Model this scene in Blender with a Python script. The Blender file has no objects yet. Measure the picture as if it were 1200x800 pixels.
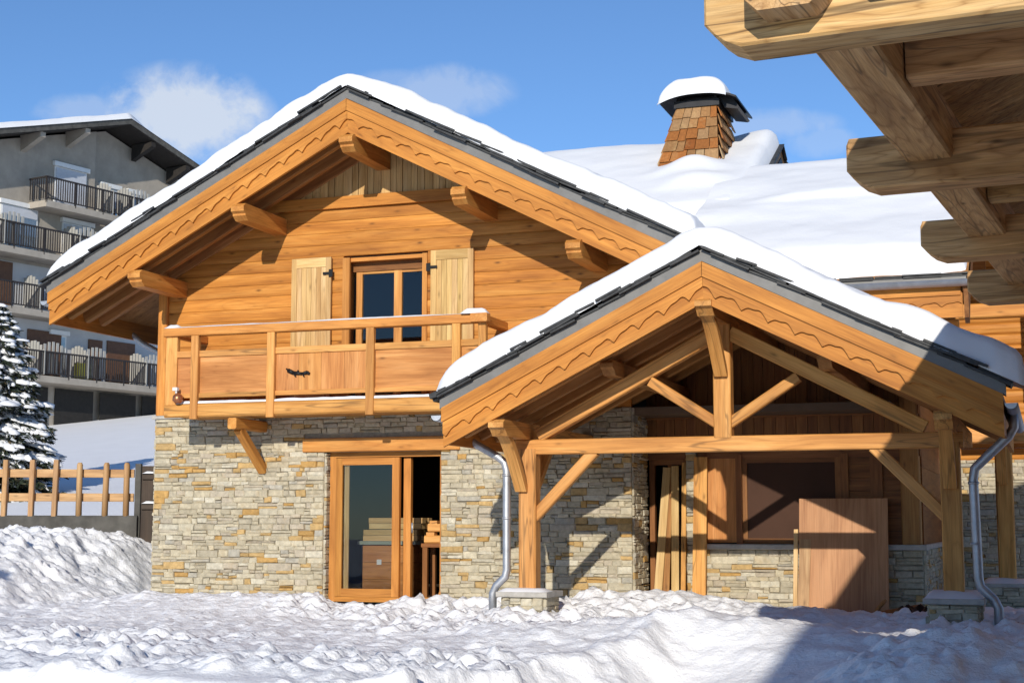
import bpy, math, random
import numpy as np
from mathutils import Vector, Matrix

scene = bpy.context.scene
COL = scene.collection
R = math.radians
rnd = random.Random(7)

# ------------------------------------------------------------------ camera
cam_d = bpy.data.cameras.new("camera")
cam = bpy.data.objects.new("camera", cam_d)
COL.objects.link(cam)
CAM = Vector((13.7096, -21.4573, 1.1487))
cam.location = CAM
cam.rotation_euler = (R(90 + 6.82), 0, R(19.4))
cam_d.sensor_width = 36.0
cam_d.lens = 1780.0 / 1200.0 * 36.0
cam_d.clip_start = 0.1
cam_d.clip_end = 3000
scene.camera = cam

# ------------------------------------------------------------------ light
SUN_TO = Vector((0.165, -1.0, 0.365)).normalized()      # towards the sun
ELEV = math.asin(SUN_TO.z)
AZ = math.atan2(SUN_TO.x, SUN_TO.y)
sun_d = bpy.data.lights.new("sun", 'SUN')
sun_d.energy = 3.9
sun_d.angle = R(0.5)
sun_d.color = (1.0, 0.93, 0.82)
sun = bpy.data.objects.new("sun", sun_d)
COL.objects.link(sun)
sun.rotation_euler = SUN_TO.to_track_quat('Z', 'Y').to_euler()
sun.location = (20, -30, 30)

world = bpy.data.worlds.new("World")
scene.world = world
world.use_nodes = True
SKY_STRENGTH = 0.13
scene.view_settings.view_transform = 'Standard'
scene.view_settings.look = 'None'
scene.view_settings.exposure = 0.14
scene.view_settings.gamma = 1.0
scene.view_settings.use_curve_mapping = False


def build_world():
    nt = world.node_tree
    nt.nodes.clear()
    out = nt.nodes.new('ShaderNodeOutputWorld')
    bg = nt.nodes.new('ShaderNodeBackground')
    bg.inputs['Strength'].default_value = SKY_STRENGTH
    sky = nt.nodes.new('ShaderNodeTexSky')
    sky.sky_type = 'NISHITA'
    sky.sun_disc = False
    sky.sun_elevation = ELEV
    sky.sun_rotation = AZ
    sky.altitude = 2200
    sky.air_density = 1.0
    sky.dust_density = 0.0
    sky.ozone_density = 4.0
    tc = nt.nodes.new('ShaderNodeTexCoord')
    # thin fair-weather clouds, fixed in the sky by direction
    fwd = Vector((-math.sin(R(19.4)) * math.cos(R(6.82)), math.cos(R(19.4)) * math.cos(R(6.82)), math.sin(R(6.82))))
    rt = Vector((math.cos(R(19.4)), math.sin(R(19.4)), 0))
    up = rt.cross(fwd)

    def direction(px, py):
        return (fwd + rt * (px - 600) / 1780 - up * (py - 400) / 1780).normalized()

    def math_node(op, a, b=None, clamp=False):
        n = nt.nodes.new('ShaderNodeMath')
        n.operation = op
        n.use_clamp = clamp
        for i, v in enumerate((a, b)):
            if v is None:
                continue
            if isinstance(v, (int, float)):
                n.inputs[i].default_value = v
            else:
                nt.links.new(v, n.inputs[i])
        return n.outputs[0]

    noise = nt.nodes.new('ShaderNodeTexNoise')
    noise.inputs['Scale'].default_value = 22
    noise.inputs['Detail'].default_value = 9
    noise.inputs['Roughness'].default_value = 0.62
    noise.inputs['Distortion'].default_value = 0.3
    nt.links.new(tc.outputs['Generated'], noise.inputs['Vector'])
    total = None
    for (px, py, rx, ry, amt) in ((220, 138, 105, 66, 1.0), (180, 148, 72, 46, .8), (95, 130, 60, 22, .35), (528, 108, 85, 36, .42), (900, 148, 90, 24, .34), (955, 166, 50, 22, .26), (470, 95, 60, 16, .2)):
        c = direction(px, py)
        sub = nt.nodes.new('ShaderNodeVectorMath'); sub.operation = 'SUBTRACT'
        nt.links.new(tc.outputs['Generated'], sub.inputs[0]); sub.inputs[1].default_value = c
        dr = nt.nodes.new('ShaderNodeVectorMath'); dr.operation = 'DOT_PRODUCT'
        nt.links.new(sub.outputs[0], dr.inputs[0]); dr.inputs[1].default_value = rt * (1780 / rx)
        du = nt.nodes.new('ShaderNodeVectorMath'); du.operation = 'DOT_PRODUCT'
        nt.links.new(sub.outputs[0], du.inputs[0]); du.inputs[1].default_value = up * (1780 / ry)
        df = nt.nodes.new('ShaderNodeVectorMath'); df.operation = 'DOT_PRODUCT'
        nt.links.new(sub.outputs[0], df.inputs[0]); df.inputs[1].default_value = fwd * 3
        s = math_node('ADD', math_node('POWER', dr.outputs['Value'], 2.0), math_node('POWER', du.outputs['Value'], 2.0))
        s = math_node('ADD', s, math_node('POWER', df.outputs['Value'], 2.0))
        blob = math_node('SUBTRACT', 1.0, math_node('SQRT', s))          # 1 at centre
        n2 = math_node('MULTIPLY', math_node('SUBTRACT', noise.outputs['Fac'], 0.5), 2.6)
        v = math_node('ADD', blob, n2)
        v = math_node('MULTIPLY', v, 1.5, True)
        v = math_node('MULTIPLY', v, math_node('MULTIPLY', blob, 4.0, True))
        v = math_node('MULTIPLY', v, amt)
        total = v if total is None else math_node('MAXIMUM', total, v)
    total = math_node('MULTIPLY', total, 0.82, True)
    mix = nt.nodes.new('ShaderNodeMix'); mix.data_type = 'RGBA'
    nt.links.new(total, mix.inputs['Factor'])
    tint = nt.nodes.new('ShaderNodeMix'); tint.data_type = 'RGBA'; tint.blend_type = 'MULTIPLY'
    tint.inputs['Factor'].default_value = 1.0
    nt.links.new(sky.outputs[0], tint.inputs[6])
    tint.inputs[7].default_value = (.86, .96, 1.03, 1)
    nt.links.new(tint.outputs[2], mix.inputs[6])
    mix.inputs[7].default_value = (5.0, 5.4, 6.0, 1)
    nt.links.new(mix.outputs[2], bg.inputs['Color'])
    nt.links.new(bg.outputs[0], out.inputs['Surface'])


build_world()


# ------------------------------------------------------------------ materials
def new_mat(name):
    m = bpy.data.materials.new(name)
    m.use_nodes = True
    nt = m.node_tree
    b = nt.nodes['Principled BSDF']
    return m, nt, b


def attr(nt, name):
    a = nt.nodes.new('ShaderNodeAttribute')
    a.attribute_name = name
    return a


def mapping(nt, vec, scale):
    mp = nt.nodes.new('ShaderNodeMapping')
    mp.inputs['Scale'].default_value = scale
    nt.links.new(vec, mp.inputs['Vector'])
    return mp.outputs[0]


def noise_node(nt, vec, scale=1.0, detail=4, rough=.55, dist=0.0):
    n = nt.nodes.new('ShaderNodeTexNoise')
    n.inputs['Scale'].default_value = scale
    n.inputs['Detail'].default_value = detail
    n.inputs['Roughness'].default_value = rough
    n.inputs['Distortion'].default_value = dist
    nt.links.new(vec, n.inputs['Vector'])
    return n.outputs['Fac']


def ramp(nt, fac, stops):
    r = nt.nodes.new('ShaderNodeValToRGB')
    e = r.color_ramp.elements
    while len(e) < len(stops):
        e.new(0.5)
    for el, (p, c) in zip(e, stops):
        el.position = p
        el.color = (c[0], c[1], c[2], 1)
    nt.links.new(fac, r.inputs[0])
    return r.outputs[0]


def mixc(nt, a, b, fac, mode='MIX'):
    m = nt.nodes.new('ShaderNodeMix'); m.data_type = 'RGBA'; m.blend_type = mode
    for sock, v in ((m.inputs['Factor'], fac), (m.inputs[6], a), (m.inputs[7], b)):
        if isinstance(v, (int, float)):
            sock.default_value = v
        elif isinstance(v, tuple):
            sock.default_value = (v[0], v[1], v[2], 1)
        else:
            nt.links.new(v, sock)
    return m.outputs[2]


def bump(nt, b, h, strength=.3, dist=.01):
    bp = nt.nodes.new('ShaderNodeBump')
    bp.inputs['Strength'].default_value = strength
    bp.inputs['Distance'].default_value = dist
    nt.links.new(h, bp.inputs['Height'])
    nt.links.new(bp.outputs[0], b.inputs['Normal'])


def wood(name, dark, mid, light, knots=.8, rough=.6, grain=1.0, weather=0.0, rings=.35, checks=0.0):
    """timber: figure runs along x of the 'gc' attribute; 'tint' varies piece to piece"""
    m, nt, b = new_mat(name)
    g = attr(nt, 'gc').outputs['Vector']
    t = attr(nt, 'tint').outputs['Color']
    n1 = noise_node(nt, mapping(nt, g, (.55, 7, 7)), grain, 5, .6, .5)
    n2 = noise_node(nt, mapping(nt, g, (2.2, 75, 75)), grain, 3, .6)
    n3 = noise_node(nt, mapping(nt, g, (.8, 2.5, 2.5)), 1.0, 2, .5)
    base = ramp(nt, n1, ((.28, dark), (.5, mid), (.72, light)))
    streak = ramp(nt, n2, ((.3, (.72, .66, .6)), (.55, (1, 1, 1)), (.75, (1.08, 1.08, 1.08))))
    c = mixc(nt, base, streak, .75, 'MULTIPLY')
    patch = ramp(nt, n3, ((.3, (.78, .73, .68)), (.65, (1.08, 1.08, 1.08))))
    c = mixc(nt, c, patch, .8, 'MULTIPLY')
    if knots > 0:
        v = nt.nodes.new('ShaderNodeTexVoronoi')
        v.inputs['Scale'].default_value = 1.0
        v.inputs['Randomness'].default_value = 1.0
        nt.links.new(mapping(nt, g, (2.3, 6.5, 6.5)), v.inputs['Vector'])
        k = ramp(nt, v.outputs['Distance'], ((.035, (1, 1, 1)), (.13, (.25, .25, .25)), (.2, (0, 0, 0))))
        kk = nt.nodes.new('ShaderNodeMath'); kk.operation = 'MULTIPLY'; kk.inputs[1].default_value = knots
        nt.links.new(k, kk.inputs[0])
        c = mixc(nt, c, tuple(x * .42 for x in dark), kk.outputs[0])
    # growth-ring figure: contour lines of a stretched noise
    rg = noise_node(nt, mapping(nt, g, (.35, 3.2, 3.2)), grain, 2, .45, .6)
    mu = nt.nodes.new('ShaderNodeMath'); mu.operation = 'MULTIPLY'; mu.inputs[1].default_value = 17.0
    nt.links.new(rg, mu.inputs[0])
    pp = nt.nodes.new('ShaderNodeMath'); pp.operation = 'PINGPONG'; pp.inputs[1].default_value = 1.0
    nt.links.new(mu.outputs[0], pp.inputs[0])
    rc = ramp(nt, pp.outputs[0], ((.0, (.62, .54, .46)), (.22, (.9, .87, .84)), (.6, (1, 1, 1)), (1.0, (1.06, 1.06, 1.04))))
    c = mixc(nt, c, rc, rings, 'MULTIPLY')
    if checks > 0:
        ck = noise_node(nt, mapping(nt, g, (.28, 4.5, 4.5)), 1.0, 2, .5, .2)
        cr = ramp(nt, ck, ((.488, (0, 0, 0)), (.4975, (checks, checks, checks)), (.5025, (checks, checks, checks)), (.512, (0, 0, 0))))
        c = mixc(nt, c, (.05, .028, .012), cr)
    if weather > 0:
        tc = nt.nodes.new('ShaderNodeTexCoord')
        w = noise_node(nt, mapping(nt, g, (1.4, 9, 9)), 1.3, 4, .7)
        wf = ramp(nt, w, ((.45, (0, 0, 0)), (.7, (weather, weather, weather))))
        c = mixc(nt, c, (.22, .18, .13), wf)
    c = mixc(nt, c, t, 1.0, 'MULTIPLY')
    nt.links.new(c, b.inputs['Base Color'])
    b.inputs['Roughness'].default_value = rough
    b.inputs['Specular IOR Level'].default_value = .3
    bump(nt, b, n2, .25, .006)
    return m


def plain(name, col, rough=.6, metal=0.0, noise=.0, scale=6.0, bmp=0.0, spec=.4):
    m, nt, b = new_mat(name)
    b.inputs['Roughness'].default_value = rough
    b.inputs['Metallic'].default_value = metal
    b.inputs['Specular IOR Level'].default_value = spec
    tc = nt.nodes.new('ShaderNodeTexCoord')
    n = noise_node(nt, tc.outputs['Object'], scale, 6, .65)
    lo = tuple(x * (1 - noise) for x in col)
    hi = tuple(min(1, x * (1 + noise)) for x in col)
    c = ramp(nt, n, ((.3, lo), (.7, hi)))
    nt.links.new(c, b.inputs['Base Color'])
    if bmp:
        bump(nt, b, n, bmp, .02)
    return m


M = {}
M['log'] = wood('larch_log_wall', (.40, .146, .022), (.55, .222, .037), (.67, .315, .072), .95)
M['fascia'] = wood('oiled_bargeboard', (.41, .155, .024), (.555, .225, .038), (.64, .29, .06), .5)
M['beam'] = wood('larch_beam', (.46, .18, .033), (.60, .26, .056), (.70, .36, .095), .55)
M['porch'] = wood('porch_timber', (.49, .215, .05), (.645, .315, .085), (.76, .42, .14), .7, .6, 1.0, .0, .45, .5)
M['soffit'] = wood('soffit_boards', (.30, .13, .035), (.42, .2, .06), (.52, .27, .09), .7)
M['pale'] = wood('pale_spruce', (.50, .30, .105), (.63, .415, .17), (.74, .53, .26), .7)
M['panel'] = wood('balcony_panel', (.43, .17, .046), (.57, .25, .075), (.68, .34, .125), .9)
M['brown'] = wood('brown_stained_wood', (.16, .06, .018), (.25, .1, .028), (.34, .15, .045), .5)
M['frame'] = wood('door_frame_wood', (.4, .16, .03), (.52, .22, .045), (.6, .28, .07), .0)
M['old'] = wood('weathered_timber', (.42, .225, .083), (.60, .345, .135), (.76, .48, .22), 1.0, .7, 1.7, .15, .8, .55)
M['oldpale'] = wood('pale_timber', (.48, .27, .09), (.63, .39, .15), (.76, .54, .26), 1.0, .65, 1.7, .15, .8, .7)  # paler mix of the same timber, for the front beam and log ends
M['fence'] = wood('fence_timber', (.35, .2, .09), (.5, .3, .14), (.6, .4, .2), .6)
M['ply'] = wood('reddish_plywood', (.40, .19, .085), (.46, .23, .105), (.51, .27, .13), .0, .55, .7)
M['darkwood'] = wood('dark_gate_wood', (.03, .02, .014), (.05, .034, .022), (.075, .05, .033), .3)
M['slate'] = plain('dark_slate', (.035, .036, .036), .55, 0, .5, 9, .3)
M['flash'] = plain('zinc_flashing', (.17, .165, .155), .5, .2, .15, 4)
M['zinc'] = plain('galvanised_zinc', (.46, .475, .5), .5, .75, .16, 7)
M['darkmetal'] = plain('dark_metal', (.02, .02, .022), .45, .6, .2, 5)
M['black'] = plain('black_iron', (.01, .01, .01), .5, .3, .1)
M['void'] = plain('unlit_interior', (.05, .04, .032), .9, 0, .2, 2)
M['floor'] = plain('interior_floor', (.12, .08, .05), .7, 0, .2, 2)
M['film'] = plain('brown_film', (.07, .036, .024), .7, 0, .15, 1.5, 0.0, .1)
M['concrete'] = plain('grey_concrete', (.085, .08, .07), .85, 0, .4, 3, .3)
M['slab'] = plain('stone_sill', (.42, .40, .36), .8, 0, .2, 8, .3)
M['render'] = plain('grey_render', (.36, .318, .262), .9, 0, .14, 1.5, .2)
M['renderwhite'] = plain('pale_render', (.5, .5, .5), .9, 0, .08, 1.2, .1)
M['railing'] = plain('brown_black_railing', (.028, .022, .02), .6, 0, .2)
M['eave'] = plain('dark_eave_boards', (.022, .018, .015), .8, 0, .3)
M['picket'] = plain('offwhite_picket', (.36, .35, .32), .7, 0, .06)
M['shutterroll'] = plain('roller_shutter', (.52, .54, .58), .6, 0, .05)
M['orangewood'] = plain('orange_brown_shutter', (.13, .06, .03), .6, 0, .2)
M['garage'] = plain('dark_garage', (.02, .018, .016), .8, 0, .3)
M['yellow'] = plain('yellow_plastic', (.34, .33, .05), .5, 0, .1)
M['bluefab'] = plain('dark_blue_cover', (.04, .045, .09), .7, 0, .2)
M['white'] = plain('white_plastic', (.75, .75, .73), .5, 0, .05)
M['copper'] = plain('copper_metal', (.42, .17, .08), .35, .7, .2, 12)
M['bag'] = plain('black_plastic_sheet', (.012, .012, .014), .35, 0, .3, 12, .5)
M['greentop'] = plain('grey_green_top', (.3, .33, .26), .6, 0, .1)


def snow_mat(name, bscale, bstr, col=(.86, .875, .895), specks=False):
    m, nt, b = new_mat(name)
    tc = nt.nodes.new('ShaderNodeTexCoord')
    n = noise_node(nt, tc.outputs['Object'], bscale, 7, .62)
    n2 = noise_node(nt, tc.outputs['Object'], 1.1, 3, .5)
    c = ramp(nt, n2, ((.3, tuple(x * .96 for x in col)), (.7, col)))
    if specks:
        v = nt.nodes.new('ShaderNodeTexVoronoi'); v.inputs['Scale'].default_value = 2.6
        nt.links.new(tc.outputs['Object'], v.inputs['Vector'])
        sp = ramp(nt, v.outputs['Distance'], ((.02, (.8, .8, .8)), (.05, (0, 0, 0))))
        c = mixc(nt, c, (.2, .16, .12), sp)
    nt.links.new(c, b.inputs['Base Color'])
    b.inputs['Roughness'].default_value = .55
    b.inputs['Specular IOR Level'].default_value = .25
    b.inputs['Subsurface Weight'].default_value = .0
    bump(nt, b, n, bstr, .05)
    return m


M['snow'] = snow_mat('ground_snow', 17, .5, (.915, .92, .93), True)
M['roofsnow'] = snow_mat('roof_snow', 7, .12, (.80, .81, .825))


def tinted(name, rough=.85, noise_amt=.35, scale=14, bmp=.5):
    """stone / shingle: one colour per piece ('tint') broken up by noise"""
    m, nt, b = new_mat(name)
    t = attr(nt, 'tint').outputs['Color']
    g = attr(nt, 'gc').outputs['Vector']
    n = noise_node(nt, g, scale, 6, .7)
    r = ramp(nt, n, ((.3, (1 - noise_amt,) * 3), (.7, (1 + noise_amt * .4,) * 3)))
    c = mixc(nt, t, r, 1.0, 'MULTIPLY')
    n2 = noise_node(nt, g, 4.0, 4, .6)
    rust = ramp(nt, n2, ((.55, (0, 0, 0)), (.72, (.35, .35, .35))))
    c = mixc(nt, c, (.46, .31, .14), rust)
    nt.links.new(c, b.inputs['Base Color'])
    b.inputs['Roughness'].default_value = rough
    b.inputs['Specular IOR Level'].default_value = .2
    bump(nt, b, n, bmp, .012)
    return m


M['stone'] = tinted('ledgestone')
M['shingle'] = tinted('wood_shingle', .8, .3, 25, .4)
M['needle'] = tinted('spruce_needles', .7, .3, 6, .0)


def glass_mat():
    m, nt, b = new_mat('window_glass')
    nt.nodes.remove(b)
    out = nt.nodes['Material Output']
    tr = nt.nodes.new('ShaderNodeBsdfTransparent'); tr.inputs[0].default_value = (.8, .82, .82, 1)
    gl = nt.nodes.new('ShaderNodeBsdfGlossy'); gl.inputs['Roughness'].default_value = .01
    fr = nt.nodes.new('ShaderNodeFresnel'); fr.inputs['IOR'].default_value = 1.46
    mx = nt.nodes.new('ShaderNodeMixShader')
    nt.links.new(fr.outputs[0], mx.inputs[0]); nt.links.new(tr.outputs[0], mx.inputs[1]); nt.links.new(gl.outputs[0], mx.inputs[2])
    nt.links.new(mx.outputs[0], out.inputs['Surface'])
    return m


M['glass'] = glass_mat()


# ------------------------------------------------------------------ mesh builder
class MB:
    def __init__(self):
        self.v = []; self.f = []; self.g = []; self.t = []; self.s = []

    def add(self, verts, faces, gcs=None, tint=(1, 1, 1), smooth=False):
        o = len(self.v)
        self.v += [tuple(p) for p in verts]
        off = (rnd.uniform(0, 40), rnd.uniform(0, 40), rnd.uniform(0, 40))
        for i, p in enumerate(verts):
            q = gcs[i] if gcs else p
            self.g.append((q[0] + off[0], q[1] + off[1], q[2] + off[2]))
        self.t += [tint] * len(verts)
        for f in faces:
            self.f.append(tuple(i + o for i in f)); self.s.append(smooth)
        return self

    def box(self, lo, hi, long=None, tint=None, jit=.12, ch=0.0):
        """axis-aligned box; grain along its longest side"""
        lo = Vector(lo); hi = Vector(hi)
        c = (lo + hi) / 2; d = hi - lo
        if long is None:
            long = max(range(3), key=lambda i: d[i])
        ax = Vector((0, 0, 0)); ax[long] = 1
        p0 = c - ax * d[long] / 2; p1 = c + ax * d[long] / 2
        up = Vector((0, 0, 1)) if long != 2 else Vector((0, 1, 0))
        if long == 0: w, h = d.y, d.z
        elif long == 1: w, h = d.x, d.z
        else: w, h = d.x, d.y
        return self.beam(p0, p1, w, h, up, ch, tint, jit)

    def beam(self, p0, p1, w, h, up=(0, 0, 1), ch=.012, tint=None, jit=.12, taper=1.0):
        """squared timber from p0 to p1, width w, height h (along up), edges chamfered"""
        p0 = Vector(p0); p1 = Vector(p1); up = Vector(up)
        x = (p1 - p0); L = x.length; x.normalize()
        y = up.cross(x)
        if y.length < 1e-5: y = Vector((1, 0, 0)).cross(x)
        y.normalize(); z = x.cross(y)
        if tint is None:
            k = 1 + rnd.uniform(-jit, jit)
            tint = (k, k * (1 + rnd.uniform(-.04, .04)), k * (1 + rnd.uniform(-.08, .08)))
        a, b = w / 2, h / 2
        if ch > 0:
            c = min(ch, a * .9, b * .9)
            prof = [(-a + c, -b), (a - c, -b), (a, -b + c), (a, b - c), (a - c, b), (-a + c, b), (-a, b - c), (-a, -b + c)]
        else:
            prof = [(-a, -b), (a, -b), (a, b), (-a, b)]
        n = len(prof)
        vs = []; gs = []
        for e, (p, l) in enumerate(((p0, 0), (p1, L))):
            k = 1.0 if e == 0 else taper
            for (u, q) in prof:
                vs.append(p + y * u * k + z * q * k); gs.append((l, u, q))
        fs = [tuple(reversed(range(n))), tuple(range(n, 2 * n))]
        for i in range(n):
            j = (i + 1) % n
            fs.append((i, j, n + j, n + i))
        return self.add(vs, fs, gs, tint)

    def prism(self, pts, axis, a0, a1, tint=None, jit=.1, gx=0):
        """polygon pts extruded along axis ('x','y','z') from a0 to a1.
        pts are the other two coords in xyz order; gx picks which pt coord carries the grain (2 = the axis)"""
        if tint is None:
            k = 1 + rnd.uniform(-jit, jit); tint = (k, k, k)
        n = len(pts); vs = []; gs = []
        for a in (a0, a1):
            for (p, q) in pts:
                if axis == 'x': v = (a, p, q)
                elif axis == 'y': v = (p, a, q)
                else: v = (p, q, a)
                vs.append(v)
                if gx == 0: gs.append((p, q, a))
                elif gx == 1: gs.append((q, p, a))
                else: gs.append((a, p, q))
        fs = [tuple(range(n)), tuple(reversed(range(n, 2 * n)))]
        for i in range(n):
            j = (i + 1) % n
            fs.append((j, i, n + i, n + j))
        return self.add(vs, fs, gs, tint)

    def strip(self, xs, ztop, zbot, y0, y1, tint=None, slope=0.0):
        """board in the xz plane with a free top and bottom line, y0 front, y1 back"""
        if tint is None:
            k = 1 + rnd.uniform(-.06, .06); tint = (k, k, k)
        vs = []; gs = []; fs = []
        for x in xs:
            t, b = ztop(x), zbot(x)
            for (y, z) in ((y0, t), (y0, b), (y1, b), (y1, t)):
                vs.append((x, y, z)); gs.append((x * 1.12, z - slope * x, y))
        n = len(xs)
        for i in range(n - 1):
            a = 4 * i; b = a + 4
            for k in range(4):
                l = (k + 1) % 4
                fs.append((a + k, a + l, b + l, b + k))
        fs.append((3, 2, 1, 0)); fs.append((4 * n - 4, 4 * n - 3, 4 * n - 2, 4 * n - 1))
        return self.add(vs, fs, gs, tint)

    def tube(self, pts, r, seg=10, cap=True, radii=None, tint=(1, 1, 1)):
        pts = [Vector(p) for p in pts]
        n = len(pts); vs = []; gs = []
        l = 0; y = None
        for i, p in enumerate(pts):
            d = (pts[min(i + 1, n - 1)] - pts[max(i - 1, 0)]).normalized()
            if y is None:
                y = Vector((0, 0, 1)).cross(d)
                if y.length < .2: y = Vector((1, 0, 0)).cross(d)
            y = (y - d * y.dot(d)).normalized(); z = d.cross(y)
            rr = radii[i] if radii else r
            if i: l += (p - pts[i - 1]).length
            for k in range(seg):
                a = 2 * math.pi * k / seg
                vs.append(p + y * math.cos(a) * rr + z * math.sin(a) * rr)
                gs.append((l, math.cos(a) * rr, math.sin(a) * rr))
        fs = []
        for i in range(n - 1):
            for k in range(seg):
                j = (k + 1) % seg
                fs.append((i * seg + k, i * seg + j, (i + 1) * seg + j, (i + 1) * seg + k))
        if cap:
            fs.append(tuple(reversed(range(seg)))); fs.append(tuple(range((n - 1) * seg, n * seg)))
        return self.add(vs, fs, gs, tint, True)

    def build(self, name, mat, parent=None, origin=None, label=None):
        me = bpy.data.meshes.new(name)
        o = Vector(origin) if origin is not None else (Vector(parent.get('_o', (0, 0, 0))) if parent is not None else Vector((0, 0, 0)))
        verts = [(p[0] - o.x, p[1] - o.y, p[2] - o.z) for p in self.v]
        me.from_pydata(verts, [], self.f)
        me.polygons.foreach_set('use_smooth', self.s)
        a = me.attributes.new('gc', 'FLOAT_VECTOR', 'POINT'); a.data.foreach_set('vector', [c for g in self.g for c in g])
        b = me.attributes.new('tint', 'FLOAT_COLOR', 'POINT'); b.data.foreach_set('color', [c for t in self.t for c in (t[0], t[1], t[2], 1.0)])
        me.materials.append(mat)
        me.validate()
        ob = bpy.data.objects.new(name, me)
        COL.objects.link(ob)
        ob['_o'] = tuple(o)
        if parent is not None:
            ob.parent = parent
        else:
            ob.location = o
        if label: ob['label'] = label
        return ob


def thing(name, label, cat, loc=(0, 0, 0), group=None):
    o = bpy.data.objects.new(name, None)
    COL.objects.link(o)
    o.empty_display_size = .2
    o.location = loc
    o['_o'] = tuple(loc)
    o['label'] = label; o['category'] = cat
    if group: o['group'] = group
    return o


def tag(o, label, cat, group=None):
    o['label'] = label; o['category'] = cat
    if group: o['group'] = group
    return o


def copy_tree(o, parent=None):
    c = o.copy(); COL.objects.link(c)
    if parent is not None: c.parent = parent
    for ch in list(o.children): copy_tree(ch, c)
    return c


def rect_minus(rect, holes):
    """rect and holes as (x0,x1,z0,z1); returns rects covering rect minus holes"""
    xs = sorted({rect[0], rect[1], *[min(max(h[i], rect[0]), rect[1]) for h in holes for i in (0, 1)]})
    zs = sorted({rect[2], rect[3], *[min(max(h[i], rect[2]), rect[3]) for h in holes for i in (2, 3)]})
    res = []
    for k in range(len(zs) - 1):
        run = None
        for i in range(len(xs) - 1):
            cx = (xs[i] + xs[i + 1]) / 2; cz = (zs[k] + zs[k + 1]) / 2
            solid = not any(h[0] < cx < h[1] and h[2] < cz < h[3] for h in holes)
            if solid:
                run = [xs[i], xs[i + 1]] if run is None else [run[0], xs[i + 1]]
            elif run:
                res.append((run[0], run[1], zs[k], zs[k + 1])); run = None
        if run: res.append((run[0], run[1], zs[k], zs[k + 1]))
    return res


STONES = [((.49, .43, .305), 34), ((.53, .475, .35), 26), ((.44, .39, .285), 18), ((.47, .41, .31), 16), ((.51, .345, .15), 11), ((.48, .29, .10), 5), ((.42, .39, .32), 7), ((.57, .525, .41), 8)]
SBAG = [c for c, n in STONES for _ in range(n)]


def ledgestone(mb, origin, u, nrm, W, H, holes=(), seed=1, dark=1.0):
    """dry-laid stone facing: rows of thin stones of random length standing out by random amounts"""
    rr = random.Random(seed)
    origin = Vector(origin); u = Vector(u); nrm = Vector(nrm); z = Vector((0, 0, 1))
    y = 0.0
    while y < H - .01:
        h = rr.choice((.05, .06, .07, .08, .09, .1, .11))
        if y + h > H - .04: h = H - y
        spans = [(0.0, W)]
        for hl in holes:
            if hl[2] < y + h * .6 and hl[3] > y + h * .4:
                nsp = []
                for a, b in spans:
                    if hl[0] > a: nsp.append((a, min(b, hl[0])))
                    if hl[1] < b: nsp.append((max(a, hl[1]), b))
                spans = [s for s in nsp if s[1] - s[0] > .02]
        for a, b in spans:
            x = a
            while x < b - .005:
                l = rr.uniform(.08, .2) if rr.random() < .5 else rr.uniform(.18, .36)
                l *= .75 + h * 3.5
                if x + l > b - .09: l = b - x
                parts = [(y, y + h)]
                if h > .075 and rr.random() < .4:
                    m = y + h * rr.uniform(.4, .6); parts = [(y, m), (m, y + h)]
                for (q0, q1) in parts:
                    d = .028 + rr.random() ** 1.5 * .02
                    g = .0025
                    c = .009 + rr.random() * .01
                    x0, x1, z0, z1 = x + g, x + l - g, q0 + g + rr.uniform(-.012, .006), q1 - g + rr.uniform(-.006, .012)
                    if x1 - x0 < .025 or z1 - z0 < .02: continue
                    j = lambda s=.009: rr.uniform(-s, s)
                    back = [(x0, z0), (x1, z0), (x1, z1), (x0, z1)]
                    midp = [(p + j(), q + j()) for p, q in back]
                    fr = [(x0 + c + j(), z0 + c + j(.004)), (x1 - c + j(), z0 + c + j(.004)), (x1 - c + j(), z1 - c + j(.004)), (x0 + c + j(), z1 - c + j(.004))]
                    vs = [origin + u * p + z * q for p, q in back]
                    vs += [origin + u * p + z * q + nrm * (d - c) for p, q in midp]
                    vs += [origin + u * p + z * q + nrm * (d + j(.005)) for p, q in fr]
                    fs = [(8, 9, 10, 11)]
                    for r0 in (0, 4):
                        for k in range(4):
                            l2 = (k + 1) % 4
                            fs.append((r0 + k, r0 + l2, r0 + 4 + l2, r0 + 4 + k))
                    col = rr.choice(SBAG); k = rr.uniform(.9, 1.1) * dark
                    mb.add(vs, fs, None, (col[0] * k, col[1] * k, col[2] * k))
                x += l
        y += h


# ------------------------------------------------------------------ numpy noise
def _hash(ix, iy, s):
    n = (ix.astype(np.int64) * 374761393 + iy.astype(np.int64) * 668265263 + s * 1274126177) & 0x7fffffff
    n = ((n ^ (n >> 13)) * 1274126177) & 0x7fffffff
    n = (n ^ (n >> 16)) & 0x7fffffff
    return (n % 100003) / 100003.0


def vnoise(x, y, s=0):
    ix = np.floor(x); iy = np.floor(y); fx = x - ix; fy = y - iy
    fx = fx * fx * fx * (fx * (fx * 6 - 15) + 10); fy = fy * fy * fy * (fy * (fy * 6 - 15) + 10)
    a = _hash(ix, iy, s); b = _hash(ix + 1, iy, s); c = _hash(ix, iy + 1, s); d = _hash(ix + 1, iy + 1, s)
    return (a * (1 - fx) + b * fx) * (1 - fy) + (c * (1 - fx) + d * fx) * fy


def fbm(x, y, s=0, oct=5, gain=.5):
    t = 0; a = 1; w = 0
    for o in range(oct):
        t = t + a * vnoise(x * 2 ** o + 13.7 * o, y * 2 ** o - 7.3 * o, s + o); w += a; a *= gain
    return t / w - .5


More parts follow.
